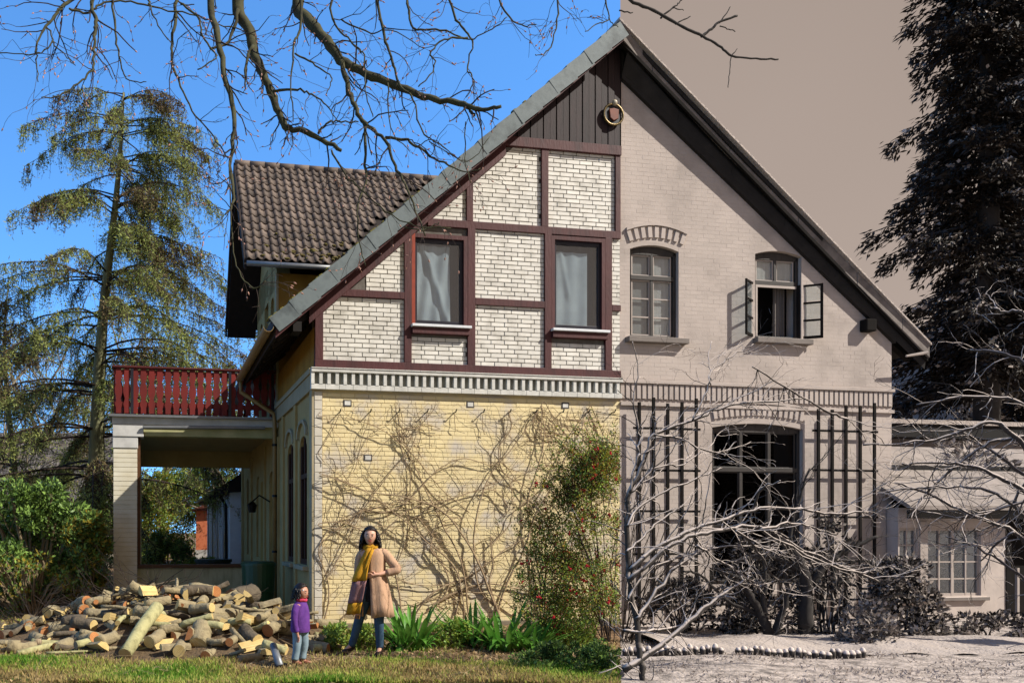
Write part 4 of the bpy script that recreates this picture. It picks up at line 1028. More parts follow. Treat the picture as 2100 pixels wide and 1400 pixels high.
tag(restt.build('roof_tiles', nmt, nb), None, None, kind='stuff')
# white garden room on the far side, brick wall beyond it
gr = empty('garden_room', 'long white timber extension with tall windows beyond the veranda', 'building', HM)
gwhite = M('white_boarding', 'f2f4f6', 'dde2e6', scale=4, rough=.6)
MB().box(-.35, 3, 12.4, 24.3, 0, 3.1).build('wall', gwhite, gr)
MB().prism([(-.75, 3.0), (1.8, 4.6), (3.5, 3.4), (3.5, 3.2), (-.7, 2.85)], 12.2, 24.8).build('roof', dark_wood, gr)
MB().tube([(-.78, 12.2, 2.98), (-.78, 24.8, 2.98)], .07, 6).build('gutter', black_metal, gr)
MB().tube([(-.7, 13.0, 2.95), (-.42, 13.1, 2.5), (-.4, 13.1, 0)], .05, 6).build('downpipe', black_metal, gr)
for i in range(4):
    y = 13.6+i*2.7
    MB().box(-.38, -.36, y, y+1.2, .55, 2.75).build('window_pane', M('grey_pane', '2c363e', '202830', scale=1, rough=.15, spec=.6), gr)
    MB().box(-.42, -.34, y-.1, y, .45, 2.85).box(-.42, -.34, y+1.2, y+1.3, .45, 2.85).box(-.42, -.34, y, y+1.2, .45, .55).box(-.42, -.34, y, y+1.2, 2.75, 2.85).build('window_frame', gwhite, gr)
rw = empty('brick_shed', 'orange-red brick shed with a grey base at the garden end', 'shed', loc=at(402, 42))
rb = M('orange_brick', 'c86a45', 'a8512f', 'd47c55', scale=5, rough=.9)
MB().box(0, 5, 0, 3, .75, 2.7).build('wall', rb, rw); MB().box(-.03, 5, -.03, 3, 0, .75).build('base', concrete, rw); MB().prism([(-.3, 2.7), (5.3, 2.7), (2.5, 3.9)], -.2, 3.2).build('roof', M('shed_roof', '7a4636', '5f3529', scale=4), rw)
# ------------------------------------------------------------------ climbing vine on the yellow wall
random.seed(77)
vine_m = M('vine_stem', '8a7358', '66523e', 'a08a6c', scale=7, rough=.9)
vine = empty('climbing_vine', 'leafless climbing vine spreading over the yellow brick wall', 'vine', HM)
def vpath(p, d, L, wob, step=.12, wall=.05, grav=0.0):
    pts = []; x, z = p; a = d; k = 0; y = -.03; cur = 0
    while k < L:
        pts.append((x, y, z)); cur = cur*.8+random.gauss(0, wob); a += cur; x += cos(a)*step; z += sin(a)*step; k += step
        y = -abs(-y+random.gauss(0, .018)) ; y = max(-wall*2.2, min(-.02, y)); a += -grav*cos(a)*.05
        if x < .05 or x > 5.5: a = pi-a; x = min(max(x, .06), 5.5)
        if z > 3.85: a = -a
        if z < .15: break
    return pts
mains = []
for (px, py, a, L, r) in ((1020, 1262, 1.9, 4.6, .022), (1020, 1255, 1.4, 5.5, .02), (885, 1240, .5, 3.6, .02), (1010, 1240, 2.4, 4.8, .018), (1110, 1270, 1.7, 5.0, .02), (660, 1280, 1.2, 3.5, .014),
                          (690, 1280, .9, 4, .014), (820, 1270, 1.5, 5, .016), (930, 1270, 1.2, 5, .016), (1180, 1270, 2.0, 5.0, .016), (1080, 1270, 2.5, 5.5, .014), (760, 1260, 1.9, 4, .014), (850, 1260, 1.1, 5, .015), (960, 1260, 1.75, 5, .016)):
    x, z = gp(px, py); pts = vpath((x, z), a, L, .05, wall=.07); mains.append((pts, r))
    MB().tube(smooth_path(pts, 2), [max(r*(1-.75*i/(2*len(pts))), .004) for i in range(2*len(pts)-1)], 5, cap=False).build('stem', vine_m, vine)
# a few traced bold curves
for tr_, r in (([(885, 1243), (905, 1225), (918, 1200), (912, 1170), (895, 1145), (880, 1125), (885, 1100), (870, 1080), (855, 1060)], .017), ([(1022, 1265), (1010, 1225), (1000, 1190), (1008, 1160), (1005, 1130), (1003, 1100)], .02),
               ([(845, 1110), (850, 1075), (870, 1045), (905, 1030), (960, 1010), (1010, 1005), (1040, 1040), (1050, 1040), (1045, 1000), (1050, 975)], .012), ([(735, 1045), (790, 1050), (830, 1030), (860, 1000), (900, 960), (950, 940), (1000, 955), (1030, 950), (1080, 1020)], .012),
               ([(862, 870), (850, 880), (830, 878), (815, 895), (860, 950), (900, 1000), (960, 1050)], .012), ([(1160, 845), (1165, 860), (1190, 870), (1188, 960)], .008), ([(665, 1190), (700, 1130), (740, 1050), (790, 980), (840, 920), (862, 872), (900, 880)], .011),
               ([(1040, 845), (1045, 880), (1020, 920), (1030, 970), (1080, 1000), (1130, 1050), (1140, 1100)], .013), ([(1095, 850), (1090, 870), (1110, 895), (1150, 890), (1180, 910)], .012), ([(660, 1110), (720, 1060), (770, 1040), (860, 1030)], .01), ([(700, 970), (720, 1010), (700, 1060), (690, 1130), (680, 1200)], .008),
               ([(1000, 1120), (1040, 1080), (1050, 1050), (1100, 1010), (1150, 960)], .012), ([(760, 1140), (800, 1180), (870, 1200), (940, 1190), (990, 1160)], .01), ([(950, 1260), (940, 1200), (900, 1150), (880, 1110), (900, 1070), (950, 1060)], .012)):
    pts = [(gp(a, b_)[0], -.05-.02*random.random(), gp(a, b_)[1]) for a, b_ in tr_]
    pts = smooth_path(pts, 4, .004); mains.append((pts, r)); MB().tube(pts, [max(r*(1-.5*i/len(pts)), .004) for i in range(len(pts))], 6, cap=False).build('stem', vine_m, vine)
tm = MB()
for pts, r in mains:
    for _ in range(int(len(pts)*.55)):
        q = random.choice(pts)
        L = random.choice((.3, .5, .9, 1.5)); sub = vpath((q[0], q[2]), random.uniform(-.4, pi+.4) if random.random() < .75 else random.uniform(pi, 2*pi), L, .09, .06, .04)
        if len(sub) > 2: tm.tube(sub, [max(.006*(1-i/len(sub)), .0022) for i in range(len(sub))], 3, cap=False)
tag(tm.build('tendrils', vine_m, vine), None, None, kind='stuff')
for px in (695, 757, 815, 873, 931, 988, 1042, 1095, 1150, 1203):
    x, z = gp(px, 850); sub = vpath((x, z), -pi/2+random.gauss(0, .2), random.uniform(.3, 1.2), .04, .06)
    if len(sub) > 2: MB().tube(sub, .006, 4, cap=False).build('hanging_shoot', vine_m, vine)
litter_red = leafmat('reddish_leaf', '7a4632', '5c3426', scale=3, transl=.2)
# ------------------------------------------------------------------ berry bush at the seam
bt, cs, pts = bush('quince_bush', 'tall bush with red blossoms against the right end of the yellow wall', 'shrub', (lambda q: (q.x, 12.3, 0))(P(1262, HY, 12.3)), 1.22, .6, 2.75, 46000, .042, [rhodo, olive_leaf, yelgreen, dkgreen, litter_red], 61, clumps=150, stems=40, stem_mat=twig_m, stem_r=.007, low=.06, keep=lambda a, b_: nside(a, b_) < -.01, rough_out=260, hollow=.1)
random.seed(5); red = M('red_blossom', 'c0202c', '96141e', scale=9, rough=.6)
fl = MB()
for i in range(120):
    c = pts[random.randrange(len(pts))]
    for k in range(4): fl.ball((c[0]+random.gauss(0, .014), c[1]-.05+random.gauss(0, .012), c[2]+random.gauss(0, .014)), .016, 5)
tag(fl.build('blossoms', red, bt), None, None, kind='stuff')
yf = cards('young_leaves', [tuple(c) for c in pts[RNG.integers(0, len(pts), 900)] if c[2] > 1.6], .05, .028, leafmat('young_leaf', 'b5a83a', '98922f', scale=3, transl=.5), bt); tag(yf, None, None, kind='stuff')
q = P(1120, HY, 12.5); bush('shrub', 'thin arching bush leaning left of the red-blossomed bush', 'shrub', (q.x, 12.7, 0), .4, .3, 1.9, 2600, .045, [olive_leaf, rhodo], 62, clumps=36, stems=16, stem_mat=twig_m, stem_r=.006)
# ------------------------------------------------------------------ strap-leaved plants under the wall
lf = leafmat('strap_leaf', '4b8a2a', '2f661a', '6a9c40', scale=4, transl=.35, rough=.35)
def strap(L, w, bend):
    N = 6; v = []; 
    for i in range(N+1):
        u = i/N; ww = w*(sin(pi*min(u*.95+.05, 1))**.7)*.5+.002; y = L*(u-.25*bend*u*u); z = L*(.75*u-bend*.75*u**2.4)
        v += [(-ww, y*.6, z+.012), (0, y*.6, z), (ww, y*.6, z+.012)]
    f = []
    for i in range(N):
        for j in range(2): f.append((i*3+j, i*3+j+1, (i+1)*3+j+1, (i+1)*3+j))
    mb = MB(); mb.add(v, f); me = mb.mesh('leaf', lf); me.polygons.foreach_set('use_smooth', [True]*len(me.polygons)); return me
lmes = [strap(.86, .085, .3), strap(.72, .095, .75), strap(.95, .07, .1), strap(.6, .09, 1.0)]
for i, (px, Y, n_, sc, lb) in enumerate([(842, 11.7, 90, .92, 'bushy bright green strap-leaved plant just right of the woman'), (965, 12.3, 50, .8, 'small strap-leaved green plant between the two larger ones'), (1035, 11.9, 80, .92, 'strap-leaved green plant in the middle of the wall border'), (1098, 11.8, 60, .75, 'rightmost strap-leaved green plant, beside the blossoming bush')]):
    random.seed(90+i); t = empty('leafy_plant', lb, 'plant', loc=(P(px, HY, Y).x, Y, gh(P(px, HY, Y).x, Y)), group='green strap-leaved plants under the wall')
    for k in range(n_):
        az = random.uniform(0, 2*pi); rr = random.uniform(0, .26)*sc
        link('leaf', random.choice(lmes), t, loc=(cos(az)*rr, sin(az)*rr*.8, 0), rot=(random.uniform(-.25, .25), random.uniform(-.2, .2), az-pi/2+random.gauss(0, .4)), scl=[sc*random.uniform(.7, 1.1)]*3)
for i, (px, Y, h, lb) in enumerate([(925, 12.2, .3, 'low weedy plants between the first two strap-leaved plants'), (1165, 12.1, .42, 'low spring greens at the foot of the blossoming bush'), (690, 11.7, .3, 'low weeds growing behind the legs of the woman'), (748, 11.9, .3, 'weeds at the wall foot between the legs of the woman')]):
    bush('weeds', lb, 'weeds', (P(px, HY, Y).x, Y, 0), .34 if i < 2 else .22, .3, h, 1500, .06, [yelgreen, rhodo], 70+i, clumps=16, stems=10, stem_r=.004)
q = P(1215, HY, 10.3)
bush('ground_ivy', 'dark low ivy in the shaded bottom corner under the blossoming bush', 'ivy', (q.x, 10.4, 0), .9, .8, .2, 8000, .05, [dkgreen, rhodo], 75, clumps=60, stems=10, stem_r=.004, keep=lambda a, b_: nside(a, b_) < -.01)
# ------------------------------------------------------------------ overhanging branches of a foreground tree
random.seed(101)
def trace(mb, pts, Y, r0, r1, name=None, parent=None, mt=None, tw=None, buds=None, dens=1.0, tl=.5, jit=.006, sides=7, mir=None, droop=.25, depth=1):
    n = len(pts); Ys = [Y[0]+(Y[1]-Y[0])*i/(n-1) for i in range(n)]
    w = smooth_path([P(a, b_, y) for (a, b_), y in zip(pts, Ys)], 5, jit)
    px2m = Y[0]/F; rr = [(r0+(r1-r0)*i/(len(w)-1))*px2m*random.uniform(.88, 1.12) for i in range(len(w))]
    MBo = MB(); MBo.tube(w, rr, sides); MBo.build(name or 'branch', mt or bark_branch, parent, smooth=True)
    if tw is not None:
        Ln = sum((w[i+1]-w[i]).length for i in range(len(w)-1))
        for _ in range(int(Ln*5*dens)+1):
            i = random.randint(1, len(w)-2); d = (w[i+1]-w[i-1]).normalized()
            ax = Vector((random.gauss(0, 1), random.gauss(0, .6), random.gauss(-.1, 1))).normalized()
            grow(tw, w[i], (d+ax*.9), tl*random.uniform(.35, 1.1), min(rr[i]*.5, .008), depth, .7, droop, 6, buds, .2, (1, 3))
    return w
ot = empty('overhanging_tree', 'dark budding branches hanging across the top of the blue sky', 'tree', loc=(-5.2, 6.5, 0))
oi = Matrix.Translation((5.2, -6.5, 0))
tw = MB(); buds = []; objs0 = set(bpy.data.objects)
BR = [
 ([(600, -420), (540, -200), (489, 0), (511, 61), (525, 118), (550, 175), (571, 232), (589, 262), (629, 271), (671, 293), (700, 309)], (8.2, 7.6), 14, 3.2),
 ([(760, -420), (660, -190), (610, 0), (630, 40), (665, 78), (700, 122), (750, 150), (820, 178), (880, 202), (940, 212), (980, 223), (1028, 218)], (8.6, 7.4), 14, 3),
 ([(600, -420), (450, -180), (432, 0), (446, 71), (461, 154), (482, 246), (473, 321), (478, 410), (462, 440)], (8.2, 7.0), 9, 1.3),
 ([(700, 125), (715, 180), (728, 218), (750, 255), (790, 290), (815, 350), (840, 400), (872, 484)], (8.0, 7.4), 6, 1.3),
 ([(750, 258), (748, 330), (752, 365), (733, 420), (738, 500), (750, 545)], (7.8, 7.5), 3.2, .9),
 ([(790, 282), (830, 285), (860, 303), (900, 330), (950, 352), (985, 345)], (7.8, 7.6), 3.2, 1),
 ([(680, 308), (707, 357), (750, 398), (800, 440), (850, 462), (925, 468)], (7.7, 7.3), 2.2, .9),
 ([(560, -220), (300, -120), (192, -10), (195, 40), (197, 70), (192, 110), (190, 143), (160, 170), (120, 197), (85, 200)], (7.6, 7.0), 5, .9),
 ([(450, -180), (250, -60), (146, 0), (121, 21), (95, 55), (77, 89), (75, 121), (78, 168)], (7.8, 7.2), 4.5, .9),
 ([(95, 55), (107, 86), (75, 112), (0, 108), (-40, 112)], (7.3, 7.2), 1.8, .8), ([(107, 84), (120, 100), (145, 125), (155, 135)], (7.3, 7.2), 1.6, .8),
 ([(142, 18), (180, 25), (215, 6), (270, 3), (330, 17), (400, 30), (450, 50), (500, 65)], (7.4, 8.0), 2.4, 1.2),
 ([(228, -10), (235, 55), (240, 95), (250, 140), (265, 165), (300, 168)], (7.6, 7.3), 2.6, .8),
 ([(450, -180), (380, -60), (365, 0), (357, 50), (353, 100), (358, 145), (375, 185), (400, 235), (440, 280), (468, 325)], (8.0, 7.4), 4, 1),
 ([(305, 0), (310, 20), (335, 70), (355, 90)], (7.6, 7.4), 2, .8), ([(370, 8), (405, 35), (415, 75), (440, 105), (442, 120), (405, 143)], (7.7, 7.5), 2.4, 1.2),
 ([(680, -20), (683, 40), (700, 65), (735, 100), (748, 113), (748, 160), (752, 200), (765, 240)], (7.9, 7.6), 2.4, 1), ([(620, -20), (614, 60), (602, 95), (597, 180), (601, 250)], (7.8, 7.5), 3.2, .9),
 ([(605, 110), (640, 130), (675, 152), (678, 170), (668, 195)], (7.6, 7.5), 2, .9), ([(760, -60), (785, 60), (800, 110), (815, 160), (825, 182), (850, 205), (865, 268), (900, 295), (930, 318)], (8.0, 7.5), 3.2, .9),
 ([(835, -20), (845, 50), (865, 60), (915, 65), (960, 80), (1010, 60), (1040, 35)], (8, 7.7), 2.4, .9), ([(915, -30), (935, 40), (960, 70), (970, 95), (958, 140), (972, 165), (955, 200)], (8, 7.7), 2.6, .9),
 ([(1010, -30), (1045, 35), (1075, 55), (1100, 50)], (8, 7.8), 2, .8), ([(1145, -20), (1143, 40), (1130, 90), (1115, 113), (1098, 112)], (8, 7.8), 2, .8), ([(1235, -20), (1248, 35), (1225, 50), (1200, 65)], (8, 7.8), 1.6, .8), ([(1248, 35), (1255, 48), (1268, 56)], (7.8, 7.8), 1.2, .7),
 ([(960, 78), (920, 80), (885, 105), (892, 140), (858, 178)], (7.8, 7.7), 2.2, 1.2), ([(520, 95), (505, 120), (503, 180)], (7.6, 7.5), 4, 1.6), ([(560, 187), (610, 184), (640, 195), (668, 215), (690, 245)], (7.7, 7.6), 2.8, 1), ([(652, 275), (665, 258), (690, 248), (735, 250)], (7.7, 7.7), 2.6, 1.4),
 ([(950, 212), (965, 228), (972, 238)], (7.6, 7.55), 4, 2.5), ([(430, 100), (470, 85), (489, 20)], (7.9, 8.0), 2, 4), ([(795, 170), (800, 260), (840, 310)], (7.6, 7.6), 1.6, .8), ([(700, 40), (760, 70), (800, 62), (870, 100)], (8, 7.9), 1.8, .8),
 ([(470, 330), (475, 480), (490, 555), (520, 590), (545, 575)], (7.1, 7.0), 1.4, 1.2), ([(830, 465), (870, 470), (900, 455)], (7.4, 7.4), 1.8, 1), ([(880, 290), (958, 330), (1005, 280)], (7.6, 7.6), 1.2, .7), ([(955, 250), (955, 330), (965, 375)], (7.6, 7.4), 1.2, .7)]
for pts_, Y, r0, r1 in BR: trace(None, pts_, Y, r0, r1, 'branch', None, tw=tw, buds=buds, dens=1.15, tl=.42)
MB().tube([P(600, -420, 8.2), P(760, -420, 8.6)], .1, 8).build('branch', bark_branch, None)
mbt = MB(); mbt.tube(smooth_path([(-5.2, 6.5, -.1), (-5.1, 6.5, 2), (-5.3, 6.6, 5), (-4.2, 7.2, 7.6), (-2, 7.9, 8.6), P(600, -420, 8.2)], 4), [.26-.009*i for i in range(21)], 12); mbt.build('trunk', GREEN_BARK, None, smooth=True)
kf = [i for i, f_ in enumerate(tw.f) if all(nside(tw.v[k_][0], tw.v[k_][1]) < 0 for k_ in f_)]
tw.f = [tw.f[i] for i in kf]; tw.m = tw.m[:len(kf)]; buds = [q for q in buds if nside(q[0].x, q[0].y) < -.02]
tag(tw.build('twigs', twig_m, None), None, None, kind='stuff')
bm_ = MB()
for q, d in buds:
    if random.random() < .3: bm_.tube([q-d*.012, q, q+d*.016], [.0035, .0075, .002], 4)
tag(bm_.build('buds', bud_m, None), None, None, kind='stuff')
for o in set(bpy.data.objects)-objs0:
    if o.parent is None and o is not ot: o.parent = ot; o.matrix_parent_inverse = oi
# sepia branch at the top right
wt = empty('winter_branch', 'bare dark branch reaching in from the top of the sepia sky', 'branch', loc=tuple(P(1290, -30, 8)))
objs0 = set(bpy.data.objects)
tw = MB()
for pts_, r0, r1 in (([(1270, -40), (1292, 0), (1340, 22), (1400, 55), (1440, 75), (1480, 98), (1500, 115), (1550, 120), (1596, 122)], 3.4, 1.6), ([(1438, 75), (1460, 60), (1475, 46), (1512, 33)], 3, 2.2), ([(1475, 48), (1490, 28), (1498, 14)], 1.4, .8), ([(1476, 54), (1495, 60), (1508, 65)], 1.3, .9),
                     ([(1355, 38), (1378, 18), (1390, 8), (1400, -4)], 2, 1), ([(1385, 50), (1400, 42), (1416, 34)], 1.5, 1), ([(1500, 115), (1496, 150), (1493, 180)], 1, .7), ([(1500, 115), (1512, 100)], 1.2, .7), ([(1380, 17), (1402, 22)], 1.2, .8), ([(1270, 22), (1298, 26)], 1.6, 1)):
    trace(None, pts_, (8, 8), r0, r1, 'twig', None, mt=s_barkdk, jit=.003)
for o in set(bpy.data.objects)-objs0:
    if o.parent is None: o.parent = wt; o.matrix_parent_inverse = wt.matrix_world.inverted() if False else Matrix.Translation(-Vector(wt.location))
# ------------------------------------------------------------------ winter garden
def winter_shrub(label, base, traces, Y, dens, tl, seed, mt=None, name='winter_shrub', depth=2, cat='shrub'):
    random.seed(seed); t = empty(name, label, cat, loc=base); o0 = set(bpy.data.objects); tw = MB()
    for pts_, r0, r1 in traces: trace(None, pts_, Y, r0, r1, 'branch', None, mt=mt or s_bark, tw=tw, dens=dens, tl=tl, depth=depth, droop=.1, jit=.01)
    tag(tw.build('twigs', mt or s_bark, None), None, None, kind='stuff')
    for o in set(bpy.data.objects)-o0:
        if o.parent is None: o.parent = t; o.matrix_parent_inverse = Matrix.Translation(-Vector(base))
    return t
b = P(1318, 1395, 9.5)
winter_shrub('large bare shrub with frosted arching twigs at the left of the sepia garden', (b.x, 9.5, 0), [
 ([(1325, 1420), (1314, 1350), (1303, 1270), (1292, 1180), (1286, 1080), (1292, 1010), (1325, 930), (1342, 891), (1420, 863), (1486, 834), (1543, 826), (1645, 818)], 7, 1.6),
 ([(1292, 1170), (1350, 1120), (1420, 1088), (1480, 1065), (1560, 1043), (1640, 1045), (1700, 1052), (1780, 1050)], 5, 2),
 ([(1290, 1190), (1380, 1115), (1450, 1092), (1510, 1082), (1570, 1082), (1620, 1112), (1700, 1150), (1802, 1192)], 5, 2.4),
 ([(1560, 1085), (1610, 1074), (1660, 1078), (1715, 1095)], 3, 1.4), ([(1430, 1118), (1480, 1150), (1530, 1185), (1553, 1202)], 3, 1.5), ([(1510, 1088), (1555, 1130), (1580, 1175), (1612, 1218)], 3, 1.5), ([(1560, 1085), (1640, 1130), (1720, 1165), (1790, 1175)], 3, 1.5),
 ([(1280, 1372), (1370, 1310), (1440, 1250), (1510, 1200), (1540, 1180)], 7, 2), ([(1280, 1292), (1340, 1292), (1400, 1280), (1470, 1235)], 4, 2), ([(1303, 1270), (1350, 1210), (1400, 1150), (1480, 1120), (1560, 1120)], 4, 1.6),
 ([(1292, 1010), (1305, 940), (1312, 900), (1300, 830), (1308, 760), (1297, 700)], 3, .9), ([(1420, 863), (1450, 800), (1458, 760), (1500, 730), (1545, 705)], 2, .8), ([(1458, 790), (1455, 740), (1460, 700)], 1.4, .7), ([(1543, 752), (1625, 801), (1703, 846), (1740, 860)], 1.5, 2.5),
 ([(1286, 1080), (1310, 1040), (1380, 1000), (1440, 975), (1480, 960)], 3, 1.4), ([(1292, 1010), (1340, 960), (1400, 950), (1440, 925)], 2.6, 1.2), ([(1342, 891), (1400, 900), (1470, 930), (1510, 905)], 2.2, 1.4), ([(1290, 1230), (1330, 1170), (1400, 1140), (1440, 1160)], 3, 1.4), ([(1286, 1130), (1320, 1100), (1360, 1060), (1420, 1030)], 3, 1.2), ([(1600, 985), (1560, 1005), (1545, 1045)], 1.5, 3)],
 (9.5, 9.9), 1.15, .62, 201)
b = P(1655, HY, 13.4)
winter_shrub('dark stemmed small tree in front of the large sepia window', (b.x, 13.4, 0), [
 ([(1655, 1310), (1652, 1270), (1655, 1210), (1640, 1150), (1600, 1100)], 17, 6), ([(1655, 1210), (1690, 1160), (1750, 1120), (1800, 1100)], 9, 3), ([(1640, 1150), (1620, 1100), (1640, 1020), (1660, 960)], 5, 1.5), ([(1640, 1170), (1580, 1140), (1500, 1150)], 6, 2), ([(1700, 1150), (1730, 1190), (1790, 1210)], 4, 2)], (13.4, 13.3), 1.1, .8, 202, mt=s_barkdk, name='small_tree', cat='tree')
b = P(1580, HY, 13.2)
winter_shrub('vase-shaped dark bare shrub left of the small dark tree', (b.x, 13.2, 0), [
 ([(1580, 1315), (1570, 1280), (1550, 1240), (1520, 1190), (1480, 1170)], 11, 3), ([(1582, 1310), (1600, 1265), (1615, 1220), (1610, 1170)], 9, 3), ([(1575, 1290), (1565, 1240), (1570, 1180), (1560, 1130)], 6, 2), ([(1560, 1260), (1490, 1230), (1440, 1180), (1400, 1170)], 4, 2)], (13.2, 13.1), 1.3, .7, 203, mt=s_barkdk)
b = P(2160, HY, 11.5)
winter_shrub('frosted tree whose pale limbs enter from the right edge', (b.x, 11.5, 0), [
 ([(2200, 1300), (2170, 1150), (2140, 1000), (2150, 800), (2160, 600)], 14, 8), ([(2145, 1030), (2060, 985), (1990, 955), (1920, 948), (1850, 950)], 5, 2), ([(2145, 960), (2050, 868), (1980, 880), (1900, 905), (1770, 912)], 5, 1.8), ([(2150, 800), (2100, 742), (2040, 722), (1990, 718)], 4, 2.5),
 ([(2155, 730), (2100, 645), (2060, 640), (2030, 630)], 4, 2), ([(2145, 860), (2080, 822), (2000, 812), (1880, 830)], 4, 2), ([(2160, 1180), (2080, 1090), (2000, 1060), (1920, 1020), (1835, 990)], 5, 1.8), ([(2140, 1100), (2080, 1040), (2010, 1000), (1900, 1000), (1800, 1010)], 4, 1.6),
 ([(2150, 900), (2060, 900), (1990, 930), (1900, 1010)], 4, 2), ([(2080, 1090), (2040, 1120), (2010, 1150)], 3, 1.5), ([(2150, 1000), (2080, 960), (2000, 900), (1950, 880)], 4, 1.6), ([(2160, 1250), (2090, 1180), (2020, 1130), (1940, 1100)], 4, 1.5), ([(2150, 930), (2090, 1010), (2050, 1070), (1990, 1090)], 3, 1.2), ([(2140, 1010), (2060, 1040), (1960, 1060), (1860, 1040)], 3.5, 1.4)], (11.5, 11.9), 1.35, .7, 204, name='frosted_tree', cat='tree')
# fir
fir_m = leafmat('fir_needles', (.038, .028, .020), (.018, .013, .009), scale=1, transl=.05); fir_s = leafmat('fir_snow', sep(.5), sep(.36), scale=2, transl=.1)
def fir(label, base, H, R, seed, nl=190):
    random.seed(seed); rg_ = np.random.default_rng(seed); t = empty('fir_tree', label, 'tree', loc=base)
    MB().tube([(0, 0, -.1), (.1, 0, H*.5), (0, 0, H)], [.34, .22, .03], 10).build('trunk', s_barkdk, t, smooth=True)
    lm = MB(); Pn, Dn, Sn, SD = [], [], [], []
    for k in range(nl):
        f = .24+.76*((k+random.random())/nl); z = f*H; r = R(f)*random.uniform(.4, 1.2); az = random.uniform(0, 2*pi); d = Vector((cos(az), sin(az), 0)); n = 7; pts = []
        for i in range(n+1): u = i/n; pts.append(Vector((0, 0, z))+d*r*u+Vector((0, 0, r*(.1*u-.42*u*u+.16*u**4))))
        lm.tube(pts, [.045*(1-.8*i/n) for i in range(n+1)], 4, cap=False); sd_ = Vector((-d.y, d.x, 0))
        for _ in range(int(24+r*34)):
            u = random.uniform(.12, 1.0); i = min(int(u*n), n-1); a = pts[i].lerp(pts[i+1], u*n-i); w_ = (1.05-u)*.55*min(1, r/1.6)+.07
            s_ = random.uniform(-1, 1); q = a+sd_*s_*w_+Vector((0, 0, -abs(s_)*.18-random.random()*.35*u))
            for __ in range(5):
                Pn.append(tuple(q+Vector((random.gauss(0, .08), random.gauss(0, .08), random.gauss(0, .09))))); v = d*.7+sd_*s_*.7+Vector((0, 0, -.55)); Dn.append(tuple(v))
            if random.random() < .05: 
                for __ in range(7): Sn.append(tuple(q+Vector((random.gauss(0, .09), random.gauss(0, .09), .07+random.gauss(0, .02))))); SD.append((d.x, d.y, -.2))
    lm.build('limbs', s_barkdk, t); tag(cards('crown', Pn, .19, .055, fir_m, t, dirs=Dn, jit=.35), None, None, kind='stuff'); tag(cards('snow_tufts', Sn, .13, .09, fir_s, t, dirs=SD, jit=.3), None, None, kind='stuff')
b = P(2020, HY, 22)
fir('tall dark fir with snow tufts rising out of view on the right', (b.x, 22, 0), 22.5, lambda f: np.interp(f, [0, .22, .4, .6, .8, 1], [1.4, 2.2, 2.35, 2.2, 1.5, .2]), 301, 250)
b = P(2130, HY, 27)
fir('second dark fir partly hidden behind the tall one at the right edge', (b.x, 27, 0), 20, lambda f: np.interp(f, [0, .3, .7, 1], [1.5, 2.6, 1.6, .2]), 302, 130)
s_leafd = leafmat('winter_evergreen', sep(.03), sep(.015), scale=2, transl=.05); s_leafp = leafmat('frosted_leaf', sep(.5), sep(.3), scale=1.5, transl=.15); s_leafm = leafmat('dull_frosted_leaf', sep(.2), sep(.1), scale=1.5, transl=.1)
for i, (px, Y, rx, ry, h, nl, mts, lb) in enumerate([
   (1880, 24, 1.2, 1, 4.4, 5000, [s_leafp, s_leafm, s_leafd], 'frosted shrub rising between the old gable and the fir'), (2050, 25, 1.8, 1, 6.8, 9000, [s_leafp, s_leafp, s_leafm, s_leafd], 'tall frosted shrub glowing pale beneath the fir at right'),
   (2000, 17.9, 2.4, .8, 3.3, 2500, [s_leafp, s_leafm], 'frosted hedge on top of the flat outbuilding eave'), (1835, 13.2, .55, .5, 1.15, 4500, [s_leafd, s_leafm, s_leafp], 'dark evergreen shrub below the annex windows'),
   (1560, 13.6, .75, .45, 1.5, 3800, [s_leafd, s_leafd, s_leafm, s_leafp], 'dark evergreen shrub below the large sepia window'), (1775, 12.2, .38, .35, .5, 1500, [s_leafp, s_leafm], 'pale frosted clump at the end of the edging stones'), (1400, 14.0, .7, .35, .8, 1800, [s_leafd, s_leafm], 'dim low shrub at the foot of the left trellis'),
   (2030, 13.2, 1.3, .4, .28, 2200, [s_leafd, s_leafm, s_leafp], 'low dark ground cover in front of the annex wall'), (1700, 13.5, .5, .3, 1.9, 1300, [s_leafd, s_leafm], 'dark shrub climbing the right trellis')]):
    bush('winter_evergreen', lb, 'shrub', (P(px, HY, Y).x, Y, 0), rx, ry, h, nl, .09 if Y < 15 else .16, mts, 310+i, clumps=26, stems=14, stem_mat=s_bark, stem_r=.014)
# edging stones capped with snow
random.seed(9); stone_m = snowed(M('edging_stone', sep(.07), sep(.04), scale=12, rough=.9), sep(.55), .15, .4)
x = 1276; i = 0
while x < 1770:
    if not (1478 < x < 1500):
        q = P(x+6, 1345, 11.1); m = MB(); m.ball((0, 0, .055), (.043, .05, .075), 8); o = m.build('edging_stone', stone_m, None, smooth=True); o.location = (q.x, 11.1+random.uniform(-.03, .03), gh(q.x, 11.1)); o.scale = (random.uniform(.85, 1.15), 1, random.uniform(.7, 1.2))
        tag(o, 'first stone at the left end of the snow-capped edging row' if i == 0 else ('last stone at the right end of the snow-capped edging row' if x > 1755 else ('round snow-capped edging stone in the row left of its gap' if x < 1480 else 'round snow-capped edging stone in the row right of its gap')), 'stone', group='stones edging the winter bed')
    x += 12.2; i += 1
